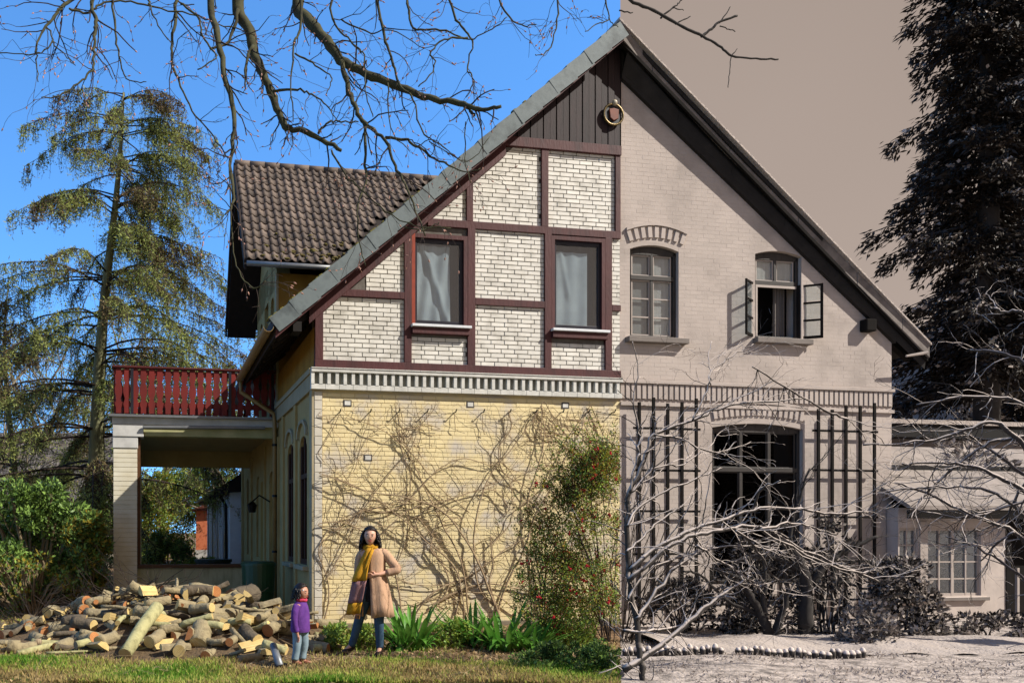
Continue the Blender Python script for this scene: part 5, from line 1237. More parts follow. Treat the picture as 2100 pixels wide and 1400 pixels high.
# snow bed bank behind the stones and snow lumps in front
tag(nmesh('snow_bank', *(lambda XX, YY: (np.array([(x_, y_, gh(x_, y_)+.004+.10*math.exp(-((y_-12.3)/.6)**2)*(1+.3*sin(x_*4))+.02*sin(x_*9+y_*7)) for y_ in YY for x_ in XX]), np.array([(j*len(XX)+i_, j*len(XX)+i_+1, (j+1)*len(XX)+i_+1, (j+1)*len(XX)+i_) for j in range(len(YY)-1) for i_ in range(len(XX)-1)])))(np.linspace(4.95, 12.5, 60), np.linspace(11.3, 13.3, 24)), s_snow, smooth=True), None, None, kind='structure')
s_fg = leafmat('frosted_blade', sep(.55), sep(.36), scale=1.5, transl=.3)
# snow-flecked tussocks
pts = []; 
for _ in range(9000):
    Y = random.uniform(9, 14.5); X = random.uniform(.3698*Y+.02, .86*Y)
    if nside(X, Y) > .02 and sin(X*3+Y*2)+sin(X*1.3-Y*4)+random.gauss(0, .7) > -.1: pts.append((X, Y, gh(X, Y)))
tag(cards('frosted_grass', pts, .05, .018, [s_fg, s_fg, s_leafp], None, dirs=[(0, 0, 1)]*len(pts), jit=.7), None, None, kind='stuff')
# ------------------------------------------------------------------ grass and litter of the summer side
gl = [leafmat('grass_blade', '9cae48', '7c9034', 'b8b862', scale=1.2, transl=.4), leafmat('dry_grass', 'b09a68', '8f7a4e', scale=2, transl=.3), leafmat('green_grass', '729e36', '5a8428', scale=2, transl=.4)]
xr = RNG.uniform(-6.5, 4.3, 90000); yr = 9 + 5.2*RNG.random(90000)**1.5; mask = (xr < .3698*yr-.02)
f_ = np.sin(xr*1.1+yr*2.3)+np.sin(xr*2.7-yr*1.3)*.7+RNG.normal(0, .55, len(xr)); pathness = (yr > 10.35+.35*np.sin(xr*.9)) & (xr > -.9)
keep = mask & ((~pathness) | (RNG.random(len(xr)) < .12)) & ((xr > -1.2) | (yr < 10.9) | (RNG.random(len(xr)) < .2)); keep &= (f_ > -1.1)
xr, yr, f_ = xr[keep], yr[keep], f_[keep]
pts = np.stack([xr, yr, np.array([gh(a, b_) for a, b_ in zip(xr, yr)])], 1); mi = np.where(f_ < -.1, 1, np.where(f_ > 1.0, 2, 0))
tag(cards('grass', pts, .075, .014, gl, None, dirs=np.tile([0, 0, 1.0], (len(pts), 1)), jit=.4, mi=mi), None, None, kind='stuff')
litter = leafmat('dead_leaf', '9a7a54', '6f5236', 'b8a078', scale=5, transl=.15)
xr = RNG.uniform(-7, 4.6, 16000); yr = RNG.uniform(9, 14.5, 16000); k_ = xr < .3698*yr-.02; xr, yr = xr[k_], yr[k_]
tag(cards('leaf_litter', np.stack([xr, yr, np.array([gh(a, b_)+.008 for a, b_ in zip(xr, yr)])], 1), .05, .035, litter, None, dirs=np.stack([RNG.normal(size=len(xr)), RNG.normal(size=len(xr)), RNG.uniform(0, .3, len(xr))], 1), jit=.1), None, None, kind='stuff')
# far lawn lit strip
xr = RNG.uniform(-12, -2.5, 14000); yr = RNG.uniform(14.5, 22, 14000)
tag(cards('far_grass', np.stack([xr, yr, np.array([gh(a, b_) for a, b_ in zip(xr, yr)])], 1), .09, .03, [gl[1], gl[1], gl[0]], None, dirs=np.tile([0, 0, 1.0], (14000, 1)), jit=.5), None, None, kind='stuff')
# ================================================================== logs
log_bark = M('log_bark', '7a6c54', '4c4232', '9a8c6c', scale=5, rough=.95, bump=.02, bscale=22)
log_bark2 = M('dark_and_shade_bark', '4e463a', '2e2820', '655a4a', scale=6, rough=.95, bump=.02, bscale=22)  # dark bark, also used to paint shade onto logs left and back in the heap
log_moss = M('mossy_log_bark', '969264', '6f6b48', 'aea87a', scale=7, rough=.95, bump=.012, bscale=22)
def endmat(name, a, b):       # sawn face: growth rings round the log's own axis
    m = M(name, a, b, scale=10, rough=.85, rnd=.2); n = m.node_tree; L = n.links; p = n.nodes['Principled BSDF']; src = p.inputs['Base Color'].links[0].from_socket
    tc_ = n.nodes.new('ShaderNodeTexCoord'); mp_ = n.nodes.new('ShaderNodeVectorMath'); mp_.operation = 'MULTIPLY'; mp_.inputs[1].default_value = (0, 1, 1); L.new(tc_.outputs['Object'], mp_.inputs[0])
    ln = n.nodes.new('ShaderNodeVectorMath'); ln.operation = 'LENGTH'; L.new(mp_.outputs[0], ln.inputs[0]); m1 = n.nodes.new('ShaderNodeMath'); m1.operation = 'MULTIPLY'; m1.inputs[1].default_value = 330; L.new(ln.outputs['Value'], m1.inputs[0])
    m2 = n.nodes.new('ShaderNodeMath'); m2.operation = 'SINE'; L.new(m1.outputs[0], m2.inputs[0]); mr_ = n.nodes.new('ShaderNodeMapRange'); mr_.inputs['From Min'].default_value = -1; mr_.inputs['To Min'].default_value = .72; mr_.inputs['To Max'].default_value = 1.05; L.new(m2.outputs[0], mr_.inputs[0])
    vs_ = n.nodes.new('ShaderNodeVectorMath'); vs_.operation = 'SCALE'; L.new(src, vs_.inputs[0]); L.new(mr_.outputs[0], vs_.inputs['Scale']); L.new(vs_.outputs[0], p.inputs['Base Color']); return m
end_y = endmat('fresh_cut', 'e6cc8c', 'cfae6c'); end_o = endmat('orange_cut', 'c98a55', 'a86c3e'); end_g = endmat('weathered_cut', 'a8957a', '86745c')
random.seed(400)
def pile_h(X, Y):
    # two overlapping heaps in front of the veranda
    a = .66*math.exp(-(((X+2.3)/1.25)**2+((Y-13.2)/1.5)**2)); b_ = .46*math.exp(-(((X+1.0)/1.0)**2+((Y-12.2)/1.1)**2)); c = .30*math.exp(-(((X+3.7)/1.2)**2+((Y-13.3)/1.0)**2))
    e = .22*math.exp(-(((X-.1)/.8)**2+((Y-12.4)/.6)**2))
    return a+b_+c+e
# dark heap of chips and soil beneath the logs
XX, YY = np.linspace(-5.6, .6, 50), np.linspace(10.4, 15.8, 36)
Vp = np.array([(x_, y_, max(-.05, pile_h(x_, y_)*.8-.06)+gh(x_, y_)+.006) for y_ in YY for x_ in XX]); Fp = np.array([(j*50+i, j*50+i+1, (j+1)*50+i+1, (j+1)*50+i) for j in range(35) for i in range(49)])
tag(nmesh('bark_litter', Vp, Fp, M('bark_litter', '4a3c2c', '2e251c', '6b5840', scale=14, rough=1, bump=.03, bscale=30)), None, None, kind='stuff')
LOGG = 'logs in the firewood heap'
def logmesh(L, r, mats, curve=0, oval=1.0, r2=None):
    mb = MB(); n = 5; pts = [(-L/2+L*i/n, curve*sin(pi*i/n)+random.gauss(0, r*.05), random.gauss(0, r*.05)) for i in range(n+1)]; r2 = r2 or r
    mb.tube(pts, [((r+(r2-r)*i/n)*random.uniform(.97, 1.03), (r+(r2-r)*i/n)*oval*random.uniform(.97, 1.03)) for i in range(n+1)], 12, jit=.035, endmi=1)
    me = mb.mesh('log', mats); 
    me.polygons.foreach_set('use_smooth', [len(p.vertices) == 4 for p in me.polygons]); return me
pool = []
for i in range(34):
    r = random.choice((.028, .034, .04, .045, .052, .06, .072, .09)); L = random.uniform(.28, .5) if r > .05 else random.uniform(.3, .75)
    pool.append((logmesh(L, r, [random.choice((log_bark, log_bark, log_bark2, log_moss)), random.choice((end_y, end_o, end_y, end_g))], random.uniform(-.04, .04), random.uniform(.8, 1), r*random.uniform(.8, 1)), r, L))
for i in range(14):       # split quarters: bark on the round side, pale wood on the two flat ones
    r = random.uniform(.07, .1); L = random.uniform(.28, .42); mb = MB(); sec = [(0, 0)]+[(r*cos(a_), r*sin(a_)) for a_ in np.linspace(0, radians(random.choice((80, 120, 170))), 5)]; k_ = len(sec)
    mb.v = [(-L/2, a_-r*.35, b_-r*.35) for a_, b_ in sec]+[(L/2, a_-r*.35+random.gauss(0, .006), b_-r*.35) for a_, b_ in sec]
    mb.f = [tuple(range(k_-1, -1, -1)), tuple(range(k_, 2*k_))]+[(j, (j+1) % k_, k_+(j+1) % k_, k_+j) for j in range(k_)]; mb.m = [1, 1]+[1 if j in (0, k_-1) else 0 for j in range(k_)]
    for q_ in range(2): pool.append((mb.mesh('log', [log_bark, random.choice((end_y, end_o, end_y))]), r*.7, L))
def put(me, loc, rot, label=None, group=LOGG, nm='log'):
    o = link(nm, me, None, loc=loc, rot=rot); tag(o, label or 'cut firewood log lying in the heap in front of the veranda', 'log', group=group); return o
cnt = 0; placed = []; cand = []; shade_pool = [p_ for p_ in pool if p_[0].materials[0] is log_bark2] + [p_ for p_ in pool if p_[0].materials[0] is log_bark][:5]
for layer in range(3):
    for _ in range([190, 260, 260][layer]):
        X = random.uniform(-5.4, .6); Y = random.uniform(10.9, 15.0); h = pile_h(X, Y)
        edge = Y < 11.0+.25*sin(X*2)
        if h < [.03, .16, .3][layer] or edge: continue
        me, r, L = random.choice(shade_pool if (X < -2.9 or Y > 13.4) and random.random() < .75 else pool)  # darker bark favoured at left and back, shade put into the colour
        if layer == 2 and r > .11: continue
        if any((X-a)**2+(Y-b_)**2 < (.62*(r+rr)+.02)**2 and l_ == layer for a, b_, rr, l_ in placed): continue
        placed.append((X, Y, r, layer)); yaw = random.choice((random.gauss(.15, .45), random.gauss(-.5, .5), random.gauss(1.45, .35)))
        tilt = random.gauss(0, .22); z = h*[.45, .78, 1.0][layer]+r*.75+gh(X, Y)-.02
        cand.append((me, (X, Y, max(z, r*.85)), (random.uniform(0, 6), tilt, yaw), r, L, layer))
cand.sort(key=lambda c: -(c[3]*c[4]*(.5+.35*c[5])/(c[1][1]-8)))
for c in cand[:250]:
    ms_ = c[0].materials; X, Y, Z = c[1]
    sz_ = 'thick' if c[3] > .075 else ('thin' if c[3] < .047 else 'medium')
    bk = {'log_bark': 'brown-barked', 'dark_and_shade_bark': 'dark-barked', 'mossy_log_bark': 'mossy'}[ms_[0].name]; en = {'fresh_cut': 'yellow', 'orange_cut': 'orange', 'weathered_cut': 'grey'}[ms_[1].name]
    if len(c[0].vertices) < 14: bk = 'split'
    reg = 'at the top of the heap' if Z > .6 else ('at the far left end of the heap' if X < -3.9 else ('on the left slope of the heap' if X < -2.6 else ('in the middle of the heap front' if X < -1.4 and Y < 12.6 else ('at the right end of the heap behind the girl' if X > -.5 else ('on the right slope of the heap' if Y < 12.8 else 'at the back of the heap below the parapet')))))
    put(c[0], c[1], c[2], '%s %s log with %s ends, %s' % (sz_, bk, en, reg))
for mt_ in (0,):
    rest_ = MB(); mats_ = [log_bark, log_bark2, log_moss, end_y, end_o, end_g]
    for c in cand[250:]:
        from mathutils import Euler
        M_ = Matrix.Translation(c[1]) @ Euler(c[2]).to_matrix().to_4x4(); b0 = len(rest_.v)
        rest_.v += [tuple(M_ @ v.co) for v in c[0].vertices]
        for p_ in c[0].polygons: rest_.f.append(tuple(b0+i for i in p_.vertices)); rest_.m.append(mats_.index(c[0].materials[p_.material_index]))
    if rest_.f: tag(rest_.build('small_logs', mats_, None, smooth=True), None, None, kind='stuff')
# scattered front row, bigger ends towards the camera
def plog(px0, py0, Y0, px1, py1, Y1, rpx, mats, label, rp2=None, oval=1.0):
    a, b_ = P(px0, py0, Y0), P(px1, py1, Y1); d = b_-a; r = rpx*Y0/F; me = logmesh(d.length, r, mats, 0, oval, (rp2*Y1/F if rp2 else None)); mid = (a+b_)/2
    q = Vector((1, 0, 0)).rotation_difference(d.normalized()); o = link('log', me, None, loc=mid, rot=q.to_euler()); tag(o, label, 'log', group='single logs around the heap'); return o
LB, LD, LM, EY, EO, EG = log_bark, log_bark2, log_moss, end_y, end_o, end_g
plog(256, 1340, 11.0, 322, 1243, 11.9, 14, [LM, EY], 'long pale mossy log leaning upright against the front of the heap', 14)
plog(408, 1322, 11.2, 416, 1284, 11.5, 20, [LB, EY], 'thick stump standing at the heap front with a bright yellow cut top', 22)
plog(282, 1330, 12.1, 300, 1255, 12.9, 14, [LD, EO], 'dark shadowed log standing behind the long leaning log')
plog(366, 1335, 10.9, 372, 1322, 11.3, 13, [LB, EY], 'round yellow-faced log at the bottom of the heap front')
plog(421, 1344, 10.8, 445, 1335, 11.2, 11, [LB, EO], 'orange-faced round log at the front edge beside the yellow one')
plog(306, 1316, 11.2, 330, 1300, 11.5, 13, [LB, EY], 'oval pale-faced log just right of the leaning log')
plog(470, 1316, 11.0, 485, 1306, 11.4, 9, [LB, EO], 'small round orange log end in the right part of the heap')
plog(115, 1330, 11.6, 178, 1305, 12.0, 13, [LB, EO], 'brown-barked log with an orange face at the left front of the heap')
plog(155, 1322, 11.4, 205, 1308, 11.7, 8, [LM, EG], 'pale log overlapping the brown-barked one')
plog(35, 1340, 11.3, 108, 1322, 11.7, 7, [LM, EY], 'thin pale log lying at the far left of the heap front')
plog(0, 1335, 11.5, 48, 1322, 11.7, 6, [LB, EY], 'thin log cut by the left edge of the view')
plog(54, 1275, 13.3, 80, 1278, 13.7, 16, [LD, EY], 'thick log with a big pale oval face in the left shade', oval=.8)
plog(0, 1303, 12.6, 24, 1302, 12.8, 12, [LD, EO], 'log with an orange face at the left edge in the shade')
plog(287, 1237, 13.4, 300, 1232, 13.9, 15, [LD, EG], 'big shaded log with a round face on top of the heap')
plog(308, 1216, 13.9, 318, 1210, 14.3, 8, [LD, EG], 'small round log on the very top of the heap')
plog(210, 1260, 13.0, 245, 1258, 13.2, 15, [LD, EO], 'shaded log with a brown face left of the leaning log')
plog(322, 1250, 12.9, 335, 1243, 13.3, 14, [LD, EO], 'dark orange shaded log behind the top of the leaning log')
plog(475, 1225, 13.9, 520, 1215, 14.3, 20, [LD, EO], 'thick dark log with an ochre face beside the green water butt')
plog(350, 1262, 12.2, 392, 1252, 12.4, 13, [LB, EG], 'lit log lying on top of the heap middle')
plog(400, 1255, 12.1, 418, 1228, 12.5, 11, [LB, EG], 'short log leaning up on the right top of the heap')
plog(430, 1250, 12.4, 450, 1246, 12.6, 10, [LB, EO], 'short reddish-faced log right of the short leaning log')
plog(400, 1275, 11.9, 480, 1275, 12.0, 9, [LB, EG], 'knobbly horizontal log across the right top of the heap')
plog(510, 1260, 12.4, 558, 1308, 11.6, 6, [LM, EY], 'thin pale pole sloping down the right end of the heap', 7)
plog(475, 1290, 11.4, 525, 1340, 11.0, 6, [LB, EG], 'crooked thin branch log sloping down towards the girl', 5)
plog(540, 1318, 11.0, 588, 1335, 10.9, 9, [LM, EY], 'greenish log at the right end of the heap by the metal pipe')
plog(490, 1352, 10.6, 535, 1345, 10.8, 9, [LB, EG], 'low weathered log at the front right of the heap')
plog(645, 1302, 12.0, 695, 1315, 11.9, 9, [LM, EY], 'mossy log on the ground between the girl and the woman')
plog(640, 1328, 11.3, 672, 1325, 11.4, 8, [LM, EG], 'second short log on the ground right of the girl')
for i in range(5):
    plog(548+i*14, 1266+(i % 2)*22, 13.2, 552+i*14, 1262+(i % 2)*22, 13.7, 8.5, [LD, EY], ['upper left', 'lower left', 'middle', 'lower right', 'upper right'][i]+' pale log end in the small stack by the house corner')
plog(800, 1392, 9.35, 856, 1398, 9.3, 5, [LM, EY], 'pale broken stick lying on the grass at the bottom edge')
plog(150, 1385, 9.7, 330, 1372, 10.0, 2.2, [LB, EG], 'long thin stick on the grass in front of the heap', 1.2)
plog(300, 1380, 9.6, 395, 1396, 9.4, 2, [LB, EG], 'thin dark twig lying on the lawn below the heap', 1)
plog(95, 1338, 11.2, 190, 1334, 11.3, 3, [LM, EY], 'thin peeled stick on the lawn left of the leaning log', 2)
plog(225, 1222, 14.2, 360, 1188, 14.8, 3, [LD, EG], 'thin bare branch sticking up over the top of the heap', 1)
# brush tangle on the shaded top of the heap
random.seed(410); tg = MB()
for _ in range(170):
    X = random.gauss(-3.2, .8); Y = random.gauss(13.6, .5); z = pile_h(X, Y)*.9
    grow(tg, Vector((X, Y, z)), Vector((random.gauss(0, 1), random.gauss(0, .6), random.uniform(-.1, .5))), random.uniform(.4, .9), .007, 1, .5)
tag(tg.build('brushwood', twig_m, None), None, None, kind='stuff')
tg = MB()
for _ in range(130):
    X = random.uniform(-4.4, 3.3); Y = random.uniform(9.2, 11.2)
    if X > .3698*Y-.1: continue
    grow(tg, Vector((X, Y, gh(X, Y)+.01)), Vector((random.gauss(0, 1), random.gauss(0, .6), random.uniform(0, .35))), random.uniform(.15, .4), .004, 1, .5)
tag(tg.build('fallen_twigs', M('dry_twig', '9c8a68', '6c5c44', scale=5), None), None, None, kind='stuff')
# metal pipe leaning on the heap
a, b_ = P(574, 1366, 10.1), P(560, 1322, 10.5)
pt = empty('metal_pipe', 'short grey metal pipe with a dark foot standing tilted right of the logs', 'pipe', loc=a)
pz = MB(); pz.tube([(0, 0, .0), b_-a], [.052, .045], 12); pz.build('tube', M('galvanised', '8c8f92', '64676a', scale=6, rough=.45, metal=.5), pt, smooth=True)
MB().tube([(-.13, 0, -.01), (.09, .02, .01)], [.035, .03], 8).build('foot', black_metal, pt)
# green water butt
wb = empty('water_butt', 'dark green plastic water butt standing at the veranda corner', 'water butt', loc=(P(530, HY, 16.2).x, 16.2, 0))
gp_m = M('green_plastic', '1f4a26', '16361c', scale=2, rough=.4, spec=.5)
MB().rings([(0, 0, 0, .27, .27), (0, 0, .5, .3, .3), (0, 0, .505, .315, .315), (0, 0, .53, .315, .315), (0, 0, .535, .31, .31), (0, 0, 1.02, .33, .33)], 24).build('barrel', gp_m, wb, smooth=False, bevel=.004)
MB().rings([(0, 0, 1.0, .345, .345), (0, 0, 1.05, .345, .345), (0, 0, 1.08, .30, .30)], 24).build('lid', gp_m, wb)
MB().tube([(.0, -.27, .16), (0, -.37, .15)], .018, 8).build('tap', black_metal, wb)
tub = empty('plant_tub', 'dark blue-green tub on the ground seen through the veranda', 'tub', loc=(P(363, HY, 26).x, 26, 0))
MB().rings([(0, 0, 0, .2, .2), (0, 0, .42, .27, .27), (0, 0, .43, .3, .3), (0, 0, .5, .3, .3)], 20).build('pot', M('teal_plastic', '23505a', '1a3c44', scale=2, rough=.4), tub)
MB().rings([(0, 0, .45, .28, .28), (0, 0, .505, .27, .27)], 20).build('soil', M('soil', '3a2d20', '281f16', scale=20, rough=1), tub)
bx_ = empty('dark_tub', 'low dark green tub beneath the white extension windows', 'tub', loc=hw(-.95, 11.2))
MB().rings([(0, 0, 0, .48, .4), (0, 0, .75, .52, .44), (0, 0, .76, .56, .48), (0, 0, .84, .56, .48)], 18).build('bin', M('dark_green_plastic', '1a2e22', '131f18', scale=2, rough=.45), bx_)
# ================================================================== people
skin_w = M('skin', 'dcae94', 'cc9a80', scale=6, rough=.5); skin_g = M('skin_child', 'c49078', 'b27e66', scale=6, rough=.5)
hair_m = M('dark_hair', '1a1210', '0f0a09', scale=30, rough=.45, stretch=(1, 1, .15), bump=.004, bscale=60)
coat_m = M('tan_coat', 'b08a6c', '94705a', 'bf9a7c', scale=5, rough=.85, bump=.004, bscale=30, stretch=(3, 3, .5))
scarf_y = M('mustard_scarf', 'c8941f', 'a87614', scale=30, rough=.9, bump=.003, bscale=60); scarf_p = M('mauve_scarf', '98706e', '7e5a5c', scale=30, rough=.9, bump=.003, bscale=60)
jean_m = M('blue_jeans', '3f5c74', '2b4258', scale=12, rough=.85, bump=.002, bscale=60); jean_l = M('pale_jeans', '8fa2ac', '6f838f', scale=12, rough=.85, bump=.002, bscale=60)
shoe_m = M('brown_boot', '3c2820', '281a15', scale=10, rough=.5); shoe_g = M('tan_shoe', '9a6248', '7a4a36', scale=10, rough=.5); top_m = M('black_top', '1c1a1e', '121114', scale=10, rough=.8)
purple = M('purple_jumper', '6a3a8c', '4e2870', scale=14, rough=.9, bump=.004, bscale=50); pink = M('pink_scarf', 'd2405e', 'a82c48', scale=12, rough=.8)
eye_w = M('eye_white', 'd8d0c8', scale=5, rough=.3); eye_d = M('eye_dark', '20140f', scale=5, rough=.2); lip = M('lips', 'a8483f', '8c3a34', scale=5, rough=.4)
def skinned(name, verts, edges, rads, mat, parent, root=0, sub=2):
    me = bpy.data.meshes.new(name); me.from_pydata([tuple(v) for v in verts], edges, []); me.materials.append(mat)
    o = link(name, me, parent); o.modifiers.new('skin', 'SKIN').use_smooth_shade = True
    me.skin_vertices.new() if not me.skin_vertices else None
    for i, r in enumerate(rads):
        sv = me.skin_vertices[0].data[i]; sv.radius = r if hasattr(r, '__len__') else (r, r); sv.use_root = (i == root)
    sb_ = o.modifiers.new('sub', 'SUBSURF'); sb_.levels = sub; sb_.render_levels = sub; return o
def loft(name, secs, mat, parent, n=20, fold=0, folds=9, cap=True, seed=1):
    """cloth lofted through horizontal sections (x, y, z, rx, ry); folds deepen towards the hem"""
    mb = MB(); vs = []; K = len(secs)
    for k, (x, y, z, rx, ry) in enumerate(secs):
        for j in range(n):
            a_ = 2*pi*j/n; f = 1+fold*(k/(K-1))*sin(a_*folds+seed)*1.0+fold*.4*(k/(K-1))*sin(a_*5+seed*2); vs.append((x+cos(a_)*rx*f, y+sin(a_)*ry*f, z))
    fs = [(i*n+j, i*n+(j+1) % n, (i+1)*n+(j+1) % n, (i+1)*n+j) for i in range(K-1) for j in range(n)]
    if cap: fs += [tuple(range(n-1, -1, -1))]
    mb.add(vs, fs); return mb.build(name, mat, parent, smooth=True)
def person(label, loc, yaw=0): return empty('person', label, 'person', Matrix.Translation(loc) @ Matrix.Rotation(yaw, 4, 'Z'))
def hand(verts, edges, rads, w, d, side, s=1.0):
    """palm and five fingers continuing a wrist vertex; d forearm direction, side the thumb side"""
    d = Vector(d).normalized(); side = Vector(side); side = (side-d*side.dot(d)).normalized(); nrm_ = d.cross(side)
    p = Vector(verts[w]); b0 = len(verts); verts.append(p+d*.045*s); rads.append((.030*s, .018*s)); edges.append((w, b0)); verts.append(p+d*.085*s); rads.append((.030*s, .015*s)); edges.append((b0, b0+1))
    for k, (off, L) in enumerate(((.028, .068), (.010, .078), (-.009, .072), (-.027, .056))):
        b1 = len(verts); base_ = p+d*.095*s+side*off*s; verts.append(base_); rads.append(.0095*s); edges.append((b0+1, b1))
        verts.append(base_+d*L*.5*s+nrm_*.012*s); rads.append(.0085*s); edges.append((b1, b1+1)); verts.append(base_+d*L*.85*s+nrm_*.035*s); rads.append(.007*s); edges.append((b1+1, b1+2))
    b1 = len(verts); verts.append(p+d*.05*s+side*.038*s); rads.append(.011*s); edges.append((b0, b1)); verts.append(p+d*.085*s+side*.055*s+nrm_*.012*s); rads.append(.009*s); edges.append((b1, b1+1))
def head(parent, c, r, face, sk, tilt=0):
    """skull with face, nose, eyes, mouth, ears; c centre, r half-height, face = facing direction in the person's frame"""
    f = Vector(face).normalized(); yaw = atan2(f.x, -f.y); R_ = Matrix.Translation(c) @ Matrix.Rotation(yaw, 4, 'Z') @ Matrix.Rotation(tilt, 4, 'Y')
    N, K = 20, 16; mb = MB(); vs = []
    for k in range(K+1):
        t_ = -pi/2+pi*k/K; z = sin(t_)
        for j in range(N):
            a_ = 2*pi*j/N; x = cos(t_)*sin(a_)*.74; y = -cos(t_)*cos(a_)*.86
            if z < 0: x *= 1+.30*z; y = y*(1+.12*z) if y < 0 else y*(1+.25*z)
            if y < -.3: y += .06*max(0, (-y-.3))*1.0
            if abs(x) < .16 and y < 0 and -.38 < z < .12: y -= .17*(1-abs(x)/.16)*max(0, (1-abs(z+.22)/.34))      # nose
            if y < -.3 and abs(z-.02) < .14 and .14 < abs(x) < .5: y += .06                                        # eye sockets
            if y < -.2 and z < -.7: y -= .05                                                                       # chin
            vs.append(R_ @ Vector((x*r, y*r, z*r)))
    mb.add(vs, [(i*N+j, i*N+(j+1) % N, (i+1)*N+(j+1) % N, (i+1)*N+j) for i in range(K) for j in range(N)])
    for s_ in (-1, 1): c2 = R_ @ Vector((s_*.74*r, .05*r, -.08*r)); mb.ball(c2, (.06*r, .12*r, .2*r), 8)
    o = mb.build('head', sk, parent, smooth=True)
    for s_ in (-1, 1):
        e = MB(); q = R_ @ Vector((s_*.29*r, -.73*r, .04*r)); e.ball(q, (.11*r, .05*r, .06*r), 8); e.build('eye', eye_w, o, smooth=True)
        e = MB(); q = R_ @ Vector((s_*.29*r, -.79*r, .04*r)); e.ball(q, (.055*r, .03*r, .055*r), 8); e.build('pupil', eye_d, o, smooth=True)
        e = MB(); a_ = R_ @ Vector((s_*.15*r, -.80*r, .2*r)); b2 = R_ @ Vector((s_*.3*r, -.80*r, .25*r)); c2 = R_ @ Vector((s_*.46*r, -.70*r, .19*r)); e.tube([a_, b2, c2], [.02*r, .03*r, .015*r], 5); e.build('eyebrow', hair_m, o)
    m = MB(); m.tube([R_ @ Vector((-.24*r, -.72*r, -.47*r)), R_ @ Vector((-.1*r, -.81*r, -.53*r)), R_ @ Vector((.1*r, -.81*r, -.53*r)), R_ @ Vector((.24*r, -.72*r, -.47*r))], [.02*r, .055*r, .055*r, .02*r], 6); m.build('mouth', lip, o, smooth=True)
    return R_
# ---- woman
wx = P(765, HY, 11.1).x
wo = person('woman in a tan coat and long mustard scarf, hand on hip, before the wall', (wx, 11.1, gh(wx, 11.1)), -.35)
V_ = [Vector(q) for q in ((0, 0, .90), (0, 0, 1.05), (0, .0, 1.22), (-.01, .0, 1.36), (-.02, -.01, 1.44), (-.025, -.01, 1.50),
      (.15, .02, 1.345), (.27, .03, 1.20), (.31, .02, 1.15), (.19, -.04, 1.10), (.10, -.11, 1.075),       # right of picture: elbow out, hand on hip
      (-.15, -.02, 1.345), (-.19, -.03, 1.10), (-.18, -.07, .93), (-.165, -.10, .84),
      (.08, 0, .86), (.085, -.02, .47), (.085, .03, .09), (.10, -.12, .035),
      (-.08, 0, .86), (-.17, -.03, .50), (-.32, .06, .11), (-.38, -.05, .04))]
E_ = [(0, 1), (1, 2), (2, 3), (3, 4), (4, 5), (3, 6), (6, 7), (7, 8), (8, 9), (9, 10), (3, 11), (11, 12), (12, 13), (13, 14), (0, 15), (15, 16), (16, 17), (17, 18), (0, 19), (19, 20), (20, 21), (21, 22)]
R2 = [(.13, .10), (.12, .09), (.13, .09), (.12, .08), .05, .045, .055, .045, .04, .032, .024, .055, .042, .033, .023, .085, .058, .038, .032, .085, .058, .038, .032]
hand(V_, E_, R2, 10, (-.9, -.3, -.1), (0, 0, 1)); hand(V_, E_, R2, 14, (.05, -.1, -1), (.3, -.9, 0))
skinned('body', V_, E_, R2, skin_w, wo)
Rm = head(wo, (-.03, -.03, 1.575), .118, (.22, -1, .02), skin_w, .04)
# hair: cap plus loose shoulder-length locks
random.seed(420)
def hairdo(parent, c, r, face, length, n=70, col=hair_m, tie=False):
    f = Vector(face).normalized(); yaw = atan2(f.x, -f.y); R_ = Matrix.Translation(c) @ Matrix.Rotation(yaw, 4, 'Z'); N, K = 22, 12; vs = []; mb = MB()
    for k in range(K+1):
        t_ = -.25+(pi/2+.25)*k/K
        for j in range(N):
            a_ = 2*pi*j/N; lo = cos(a_); z = sin(t_); rr = cos(t_)
            low = -1.0 if lo < .2 else .40+.3*(lo-.2)              # hairline rises over the face
            zz = max(z, low); rr2 = sqrt(max(0, 1-zz*zz)) if zz > z else rr
            vs.append(R_ @ Vector((sin(a_)*rr2*.86*r, -cos(a_)*rr2*.96*r+.03*r, zz*r*1.07)))
    mb.add(vs, [(i*N+j, i*N+(j+1) % N, (i+1)*N+(j+1) % N, (i+1)*N+j) for i in range(K) for j in range(N)])
    for i in range(n):
        a_ = random.uniform(1.15, 2*pi-1.15); zq = random.uniform(-.1, .6); kq = sqrt(1-max(0, zq)**2); q0 = Vector((sin(a_)*.72*r*kq, -cos(a_)*.78*r*kq+.04*r, zq*r)); L = length*random.uniform(.75, 1.1); pts = [q0]
        for k in range(1, 7): u = k/6; pts.append(q0+Vector((sin(a_)*.42*r*u**.7+.12*r*sin(u*9+i%5), -cos(a_)*.26*r*u**.6+.10*r*cos(u*8+i%7), -L*u)))
        mb.tube([R_ @ p for p in pts], [.06*r, .09*r, .10*r, .10*r, .09*r, .07*r, .02*r], 4)
    return mb.build('hair', col, parent, smooth=True)
hairdo(wo, (-.03, -.03, 1.585), .124, (.22, -1, .02), .195, 300)
loft('top', [(-.01, 0, 1.40, .10, .07), (-.01, 0, 1.34, .15, .10), (0, 0, 1.2, .14, .105), (0, 0, 1.0, .13, .10), (0, 0, .82, .15, .12), (0, 0, .72, .14, .12)], top_m, wo)
